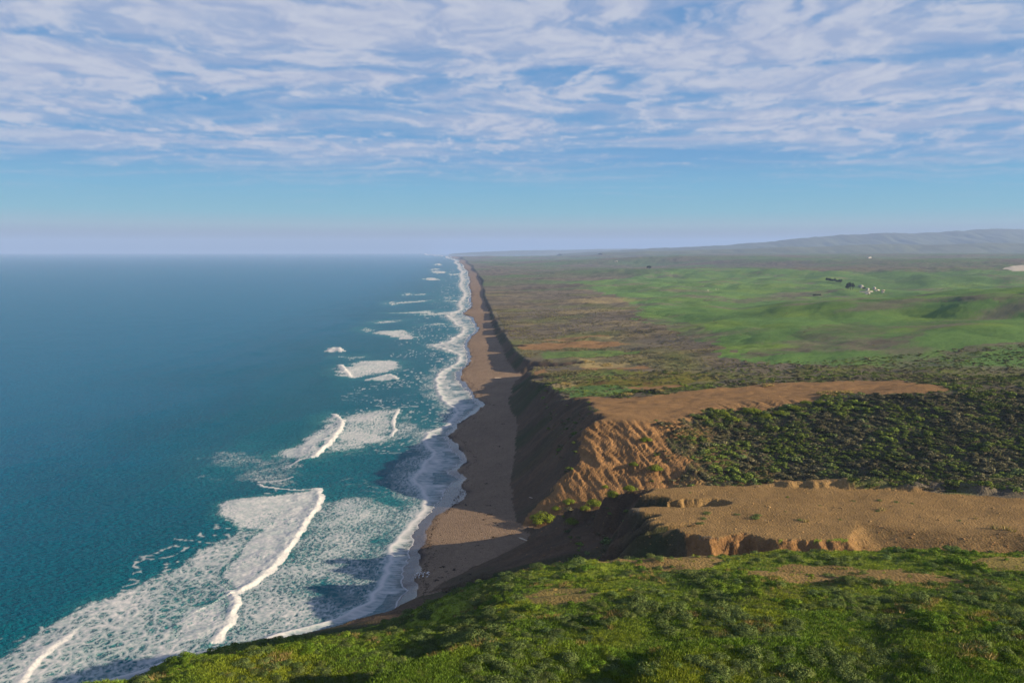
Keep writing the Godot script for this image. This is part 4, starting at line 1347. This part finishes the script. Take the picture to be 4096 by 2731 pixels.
func build_farm() -> void:
	var white := Color(0.38, 0.365, 0.33)
	var grey := Color(0.3, 0.3, 0.28)
	# picture points from the farm detail: x = 812.5 + u / 20.9, y = 270 + v / 20.9
	var at := func(u, v): return [812.5 + u / 20.9, 270.0 + v / 20.9]
	var q: Array = at.call(1010, 345)
	barn(q[0], q[1], 9.0, 16.0, 4.5, 3.5, grey, white, "small barn with a big white roof highest up at the farm", 0.35)
	q = at.call(1035, 375)
	barn(q[0], q[1], 9.0, 8.0, 4.0, 2.2, white, white, "white shed just below the highest barn of the farm", 0.1, "shed")
	q = at.call(1150, 415)
	barn(q[0], q[1], 7.0, 9.0, 5.0, 3.0, white, white, "white farmhouse with a pale gable in the middle of the farm", 0.5, "farmhouse")
	q = at.call(1290, 395)
	barn(q[0], q[1], 8.0, 9.0, 5.5, 4.0, Color(0.4, 0.33, 0.27), white, "tall house with a bright pointed gable at the farm", 0.8, "farmhouse")
	q = at.call(1345, 430)
	barn(q[0], q[1], 12.0, 7.0, 3.5, 2.0, white, Color(0.62, 0.56, 0.42), "long cream shed right of the farmhouse gables", 0.05, "shed")
	q = at.call(1120, 462)
	barn(q[0], q[1], 36.0, 8.0, 3.5, 2.0, Color(0.45, 0.4, 0.35), white, "longest low barn with a thin white roof at the farm", -0.03)
	q = at.call(1150, 500)
	barn(q[0], q[1], 12.0, 8.0, 3.5, 2.0, white, white, "white building nearest the green hill crest at the farm", 0.0, "shed")
	q = at.call(1465, 470)
	barn(q[0], q[1], 6.0, 5.0, 2.8, 1.4, white, white, "small bright white shed at the farm's right end", 0.0, "shed")
	q = at.call(1470, 432)
	barn(q[0], q[1], 8.0, 7.0, 3.0, 1.8, Color(0.38, 0.32, 0.27), Color(0.36, 0.3, 0.27), "brown roofed shed at the right end of the farm", 0.1, "shed")
	barn(616, 261.5, 26.0, 18.0, 7.0, 4.0, white, white, "lone white ranch building far out on the low heath", 0.0, "ranch")
	barn(869, 258, 30.0, 20.0, 10.0, 5.0, white, white, "lone white ranch building on the farthest green ridge", 0.4, "ranch")
	# trees by the farm
	for k in 8:
		var u := 300.0 + k * 42.0
		var p: Array = at.call(u, 235.0 + k * 6.0)
		tree(p[0], p[1], 11.0 + 2.0 * sin(k * 2.1), 9.0, "dark cypress in the windbreak row left of the farm", "windbreak cypresses left of the farm")
	for e in [[745, 395, 17.0], [790, 405, 19.0], [840, 405, 16.0], [720, 405, 13.0]]:
		var p: Array = at.call(e[0], e[1])
		tree(p[0], p[1], e[2], 11.0, "tall dark cypress in the clump beside the farm buildings", "cypress clump beside the farm")
	for e in [[20, 545], [60, 543], [100, 541], [150, 538]]:
		var p: Array = at.call(e[0], e[1])
		tree(p[0], p[1], 5.0, 7.0, "low dark tree in the short hedge below the farm", "low trees in the hedge below the farm")
	for e in [[1090, 405], [1060, 410]]:
		var p: Array = at.call(e[0], e[1])
		tree(p[0], p[1], 7.0, 7.0, "dark garden tree in front of the white farmhouse", "garden trees at the farm")
	tree(649, 269, 16.0, 24.0, "lone dark tree on the flat pasture")
	# cows on the middle pasture
	var hide := [Color(0.16, 0.08, 0.045), Color(0.75, 0.72, 0.66), Color(0.05, 0.04, 0.035)]
	for e in [[717, 288.8, 0], [716, 289.4, 1], [718.6, 289.2, 1], [720, 289.0, 0], [719, 288.6, 0], [707.5, 290.2, 1], [708.5, 290.4, 1], [703, 285.9, 1], [857, 292.0, 0], [861, 291.6, 0]]:
		var g := ground(e[0], e[1])
		var o := base("cow", g, rng.randf() * TAU)
		var hm := mat(hide[e[2]], 0.9)
		var b := put_mesh("body", lathe([[0.0, -1.1], [0.32, -1.0], [0.40, -0.4], [0.44, 0.2], [0.36, 0.8], [0.2, 1.05], [0.17, 1.3], [0.2, 1.5], [0.12, 1.75], [0.0, 1.8]]), hm, o)
		b.position.y = 1.05
		for s in [[-0.25, -0.8], [0.25, -0.8], [-0.25, 0.7], [0.25, 0.7]]:
			var c := CylinderMesh.new()
			c.top_radius = 0.11
			c.bottom_radius = 0.06
			c.height = 0.95
			var l := put_mesh("leg", c, hm, o)
			l.position = Vector3(s[0], 0.475, s[1])
		o.scale = Vector3.ONE * 1.1
		tag(o, ["brown cow grazing on the far green pasture", "pale cow grazing on the far green pasture"][e[2]], "cow", ["brown cows on the pasture", "pale cows on the pasture"][e[2]])

func lathe(profile: Array) -> ArrayMesh:
	# turned about the z axis: [radius, z]
	var st := SurfaceTool.new()
	st.begin(Mesh.PRIMITIVE_TRIANGLES)
	var n := 10
	for k in profile.size() - 1:
		for i in n:
			var a := TAU * i / n
			var b := TAU * (i + 1) / n
			var r0: float = profile[k][0]
			var r1: float = profile[k + 1][0]
			var z0: float = profile[k][1]
			var z1: float = profile[k + 1][1]
			var p := [Vector3(cos(a) * r0, sin(a) * r0, z0), Vector3(cos(b) * r0, sin(b) * r0, z0), Vector3(cos(b) * r1, sin(b) * r1, z1), Vector3(cos(a) * r1, sin(a) * r1, z1)]
			for q in [0, 2, 1, 0, 3, 2]: st.add_vertex(p[q])
	st.generate_normals()
	return st.commit()

func driftwood(px: float, py: float, long: float, thick: float, turn: float, label: String, c := Color(0.42, 0.36, 0.28), group := "") -> void:
	var g := ground(px, py)
	var prof := []
	for k in 9:
		var t := float(k) / 8.0
		prof.append([thick * (0.0 if k == 0 or k == 8 else (1.0 - 0.5 * t) * (1.0 + 0.15 * sin(k * 4.0))), (t - 0.5) * long])
	var o := put_mesh("driftwood_log", lathe(prof), mat(c, 0.85))
	o.position = g + Vector3(0, thick * 0.7, 0)
	o.rotation.y = turn
	tag(o, label, "log", group)

func build_beach_things() -> void:
	driftwood(526, 540, 9.0, 0.28, 0.75, "long pale driftwood log lying below the sand plateau's ridge", Color(0.55, 0.47, 0.36))
	driftwood(497.5, 377.5, 7.0, 0.3, 1.75, "pale driftwood log out on the far sunlit beach", Color(0.5, 0.42, 0.34))
	driftwood(466, 504.8, 2.2, 0.45, 0.4, "dark stump on the sunlit beach near the wet sand", Color(0.07, 0.05, 0.04))
	driftwood(532, 497.5, 4.0, 0.16, 0.8, "thin pale branch stuck low on the orange ridge", Color(0.5, 0.42, 0.34))
	# kelp heaps
	for e in [[489, 505], [490, 514], [480, 512], [484, 519], [495, 522], [498, 524.5], [511, 534], [494, 536.5], [478, 544.5], [446, 592], [443, 566.5], [446, 571], [441, 577], [437, 580], [455, 569], [462, 578], [470, 574], [499, 446], [503, 423.5], [494, 404.8], [500, 464], [498, 463], [486, 483], [507, 400]]:
		var g := ground(e[0], e[1])
		var o := put_mesh("kelp_heap", leaf_bush(500, 6, 70, 0.3, Color(0.035, 0.028, 0.02), 0.4, 0.35), mat(Color.WHITE, 0.6, true))
		var r := rng.randf_range(0.5, 1.1)
		o.transform = Transform3D(Basis(Vector3.UP, rng.randf() * TAU).scaled(Vector3(r * 1.5, r * 0.7, r)), g)
		tag(o, "dark kelp heap washed up on the brown beach", "kelp", "kelp heaps on the beach")
	# tide wrack: small torn weed along the high-water line
	var wp := []
	var wt := []
	for k in 2600:
		var d := 262.0 * exp(rng.randf() * log(1000.0 / 262.0))
		var x := line_at(edge_d, edge_x, d) + 8.0 + 3.0 * n_mid.get_noise_1d(d * 0.8) + rng.randfn() * 0.7 + (rng.randf() * 22.0 if rng.randf() < 0.35 else 0.0)
		var q := shape(x, d)
		if int(q.y) != 0: continue
		wp.append(stand(x, q.x, d, rng.randf_range(0.15, 0.5), 0.5))
		var g := rng.randf_range(0.6, 1.5)
		wt.append(Color(g, g, g))
	scatter("tide_wrack", "scattered dark weed along the high-water line of the beach", "seaweed", leaf_bush(501, 4, 26, 0.4, Color(0.05, 0.038, 0.026), 0.4, 0.35), mat(Color.WHITE, 0.8, true), wp, wt)
	# crumbled clods on the bare sand and below the scarps
	var clod := ArrayMesh.new()
	var st := SurfaceTool.new()
	st.begin(Mesh.PRIMITIVE_TRIANGLES)
	var ring_ := []
	for k in 7: ring_.append(Vector3(cos(k * TAU / 6.0), 0.25 + 0.2 * sin(k * 4.0 * TAU / 6.0), sin(k * TAU / 6.0)) * (0.8 + 0.25 * cos(k * 2.0 * TAU / 6.0)))
	for k in 6:
		for v in [ring_[k], ring_[k + 1], Vector3(0.1, 0.9, -0.1), ring_[k], Vector3(0, -0.4, 0), ring_[k + 1]]:
			st.set_color(Color.WHITE)
			st.add_vertex(v)
	st.generate_normals()
	clod = st.commit()
	var cp := []
	var ct := []
	for k in 14000:
		var d := rng.randf_range(205.0, 400.0)
		var x := rng.randf_range(5.0, 0.7 * d)
		var q := shape(x, d)
		var part := int(q.y)
		var want := 0.0
		if part == 3 and x < 80.0: want = 0.8
		elif part == 5: want = 0.9
		elif part == 1 and d < 285.0 and d > 208.0: want = 0.10 + 0.4 * maxf(n_mid.get_noise_2d(x, d), 0.0)
		elif part == 2 and d < 335.0: want = 0.25
		if rng.randf() > want: continue
		cp.append(stand(x, q.x, d, rng.randf_range(0.10, 0.22) * (1.0 + 2.2 * pow(rng.randf(), 6.0)), 0.7))
		var g := rng.randf_range(0.75, 1.25)
		var cc := C_SAND if part == 1 else C_ORANGE
		ct.append(Color(cc.r * g, cc.g * g, cc.b * g))
	scatter("sand_clods", "crumbled sand clods strewn over the plateau and orange slope", "clods", clod, mat(Color.WHITE, 0.95, true), cp, ct)
	# gulls resting on the shaded sand
	for k in 26:
		var px := 415.0 + rng.randf() * 14.0
		var py := 573.0 + rng.randf() * 5.0 - (px - 415.0) * 0.1
		var g := ground(px, py)
		var o := base("gull", g, rng.randf() * TAU)
		var b := put_mesh("body", lathe([[0.0, -0.30], [0.05, -0.22], [0.10, -0.08], [0.115, 0.05], [0.08, 0.16], [0.05, 0.2], [0.06, 0.25], [0.045, 0.3], [0.015, 0.33], [0.0, 0.38]]), mat(Color(0.75, 0.75, 0.75), 0.8), o)
		b.position.y = 0.2
		b.rotation.x = -0.25
		for s in [-0.035, 0.035]:
			var c := CylinderMesh.new()
			c.top_radius = 0.008
			c.bottom_radius = 0.008
			c.height = 0.14
			var l := put_mesh("leg", c, mat(Color(0.5, 0.35, 0.1)), o)
			l.position = Vector3(s, 0.07, 0.0)
		o.scale = Vector3.ONE * 1.25
		tag(o, "white gull resting on the shaded sand near the water", "gull", "gulls resting on the shaded sand")

# ------------------------------------------------------------------ sky
func sky_color(dir: Vector3) -> Color:
	var el := rad_to_deg(asin(clampf(dir.y, -1.0, 1.0)))
	var keys := [0.0, 0.5, 1.1, 1.7, 2.6, 4.3, 6.3, 10.0, 18.0, 35.0, 90.0]
	var cols_ := [Color(0.17, 0.255, 0.37), Color(0.20, 0.27, 0.37), Color(0.27, 0.33, 0.40), Color(0.31, 0.45, 0.505), Color(0.225, 0.475, 0.575), Color(0.18, 0.44, 0.63), Color(0.15, 0.36, 0.62), Color(0.13, 0.325, 0.60), Color(0.115, 0.275, 0.55), Color(0.085, 0.19, 0.46), Color(0.07, 0.15, 0.38)]
	var c: Color = cols_[-1]
	for k in range(1, keys.size()):
		if el <= keys[k]:
			c = cols_[k - 1].lerp(cols_[k], clampf((el - keys[k - 1]) / (keys[k] - keys[k - 1]), 0.0, 1.0))
			break
	if el < 3.2: return c
	var k := 1.0 / (dir.y + 0.035)
	var X := dir.x * k
	var Z := -dir.z * k
	# streaked veil and broken puffs on a level sheet of air
	var wx := X + 0.5 * n_cloud.get_noise_2d(X * 0.45 + 11.0, Z * 0.45)
	var wz := Z + 0.5 * n_cloud.get_noise_2d(X * 0.45 + 40.0, Z * 0.45 + 7.0)
	var veil := n_wisp.get_noise_2d(wx * 0.45 + 3.0 + wz * 0.12, wz * 1.7)
	var puff := n_cloud.get_noise_2d(wx * 2.5 + 2.0, wz * 1.7 + 9.0)
	var broad := n_cloud.get_noise_2d(X * 0.25 + 70.0, Z * 0.25)
	var fine := n_wisp.get_noise_2d(wx * 6.5, wz * 5.5)
	var gap := exp(-pow((X + 1.55) / 1.1, 2.0) - pow((Z - 4.7 + 0.12 * X) / 0.36, 2.0)) + 0.7 * exp(-pow((X - 1.6) / 1.4, 2.0) - pow((Z - 7.3) / 0.6, 2.0))
	var low := sstep(3.6, 9.0, el + veil * 2.5)
	var v := sstep(-0.5, 0.5, veil + broad * 0.5 + 0.10 * fine + 0.16 - gap * 0.5) * 0.72 * low
	var p := sstep(-0.22, 0.5, puff + 0.40 * fine + broad * 0.8 + 0.08 + 0.10 * veil - gap * 0.7) * sstep(5.5, 9.0, el + puff * 3.0)
	var a := clampf(1.0 - (1.0 - v) * (1.0 - 0.88 * p), 0.0, 0.96)
	var lit := Color(0.54, 0.58, 0.69).lerp(Color(0.41, 0.465, 0.63), clampf(0.55 - 1.0 * puff - 0.8 * fine, 0.0, 1.0))
	return c.lerp(lit, a)

func build_sky() -> Sky:
	var W := 4096
	var H := 2048
	var small := Image.create(512, 128, false, Image.FORMAT_RGBF)
	for j in 128:
		var th := (j + 0.5) / 128.0 * PI * 0.5
		for i in 512:
			var ph := (i + 0.5) / 512.0 * TAU
			small.set_pixel(i, j, sky_color(Vector3(sin(th) * sin(ph), cos(th), -sin(th) * cos(ph))))
	small.resize(W, H / 2, Image.INTERPOLATE_CUBIC)
	# the part of the same sky that fills the picture, worked out finely
	var j0 := int(H * (90.0 - 21.0) / 180.0)
	var i0 := -int(W * 38.0 / 360.0)
	var i1 := -i0
	sky_fine.resize(H / 2 - j0)
	var work := func(r: int):
		var out := PackedColorArray()
		var th := (j0 + r + 0.5) / H * PI
		for i in range(i0, i1):
			var ph := (i + 0.5) / W * TAU
			out.append(sky_color(Vector3(sin(th) * sin(ph), cos(th), -sin(th) * cos(ph))))
		sky_fine[r] = out
	var g := WorkerThreadPool.add_group_task(work, H / 2 - j0)
	WorkerThreadPool.wait_for_group_task_completion(g)
	for r in H / 2 - j0:
		var line: PackedColorArray = sky_fine[r]
		for i in line.size(): small.set_pixel(posmod(i0 + i, W), j0 + r, line[i])
	var full := Image.create(W, H, false, Image.FORMAT_RGBF)
	full.fill(Color(0.225, 0.315, 0.455))
	full.blit_rect(small, Rect2i(0, 0, W, H / 2), Vector2i.ZERO)
	var m := PanoramaSkyMaterial.new()
	m.panorama = ImageTexture.create_from_image(full)
	var s := Sky.new()
	s.sky_material = m
	return s
var sky_fine := []

const Q := 1.0        # mesh step: 1 is final, larger is coarser

func _ready() -> void:
	rng.seed = 7
	for e in [[n_big, 1, 0.006, 4], [n_mid, 2, 0.045, 4], [n_fine, 3, 0.32, 3], [n_cloud, 21, 1.0, 6], [n_wisp, 22, 1.0, 5], [n_roll, 31, 0.0058, 2]]:
		e[0].seed = e[1]
		e[0].frequency = e[2]
		e[0].fractal_octaves = e[3]
		e[0].noise_type = FastNoiseLite.TYPE_SIMPLEX_SMOOTH
	n_wisp.fractal_gain = 0.58
	n_cloud.fractal_gain = 0.55
	n_ridge.seed = 4
	n_ridge.frequency = 0.075
	n_ridge.fractal_type = FastNoiseLite.FRACTAL_RIDGED
	n_ridge.fractal_octaves = 3
	n_cell.seed = 5
	n_cell.noise_type = FastNoiseLite.TYPE_CELLULAR
	n_cell.frequency = 0.5
	n_cell.fractal_type = FastNoiseLite.FRACTAL_NONE
	n_cell.cellular_return_type = FastNoiseLite.RETURN_DISTANCE2_SUB
	# camera
	var cam := Camera3D.new()
	cam.name = "camera"
	add_child(cam)
	cam.position = Vector3(0, EYE, 0)
	cam.rotation.x = -pitch
	cam.fov = rad_to_deg(2.0 * atan(341.0 / FOCAL))
	cam.near = 1.0
	cam.far = 60000.0
	cam.current = true
	# sky, air and exposure
	var env := Environment.new()
	env.background_mode = Environment.BG_SKY
	env.sky = build_sky()
	env.background_energy_multiplier = 0.42
	env.tonemap_mode = Environment.TONE_MAPPER_LINEAR
	env.tonemap_exposure = 2.4
	env.fog_enabled = true
	env.fog_density = 0.00005
	env.fog_light_color = Color(0.62, 0.74, 0.93)
	env.sdfgi_enabled = true
	env.ssao_enabled = true
	env.ssil_enabled = true
	var we := WorldEnvironment.new()
	we.name = "environment"
	we.environment = env
	add_child(we)
	print("sky done ", Time.get_ticks_msec())
	# low winter sun from the right, a little behind the camera
	var sun := DirectionalLight3D.new()
	sun.name = "sun"
	add_child(sun)
	var el := deg_to_rad(18.0)
	var back := deg_to_rad(13.0)
	var to_sun := Vector3(cos(el) * cos(back), sin(el), cos(el) * sin(back))
	sun.look_at_from_position(to_sun * 1000.0, Vector3.ZERO)
	sun.light_energy = 1.6
	sun.light_color = Color(1.0, 0.90, 0.76)
	sun.light_angular_distance = 0.5
	sun.shadow_enabled = true
	# coast lines
	for p in EDGE:
		var w := level(p[0], p[1], 0.4)
		edge_d.append(w.y)
		edge_x.append(w.x)
	for p in FOOT:
		var w := level(p[0], p[1], 3.0)
		foot_d.append(w.y)
		foot_x.append(w.x)
	for p in SURF_IN:
		var w := level(p[0], p[1], 0.4)
		surf_in_d.append(w.y)
		surf_in_x.append(w.x)
	# round the headland, below its brow
	for w in [[-41.0, 252.0], [-57.0, 240.0], [-82.0, 225.0], [-105.0, 205.0], [-128.0, 175.0], [-145.0, 140.0], [-155.0, 90.0], [-160.0, 40.0]]:
		edge_x.append(w[0])
		edge_d.append(w[1])
	for w in [[-14.0, 285.0], [-27.0, 265.0], [-38.0, 250.0], [-52.0, 240.0], [-77.0, 225.0], [-100.0, 205.0], [-123.0, 175.0], [-140.0, 140.0], [-150.0, 90.0], [-155.0, 40.0]]:
		foot_x.append(w[0])
		foot_d.append(w[1])
	for w in [[-55.0, 250.0], [-75.0, 235.0], [-100.0, 222.0], [-125.0, 200.0], [-150.0, 160.0], [-170.0, 40.0]]:
		surf_in_x.append(w[0])
		surf_in_d.append(w[1])
	build_tops()
	print("tops ", Time.get_ticks_msec())
	build_zones()
	print("zones ", Time.get_ticks_msec())
	build_land()
	print("land ", Time.get_ticks_msec())
	build_sea()
	print("sea ", Time.get_ticks_msec())
	build_hills()
	build_plants()
	print("plants ", Time.get_ticks_msec())
	build_farm()
	build_beach_things()
	print("done ", Time.get_ticks_msec())
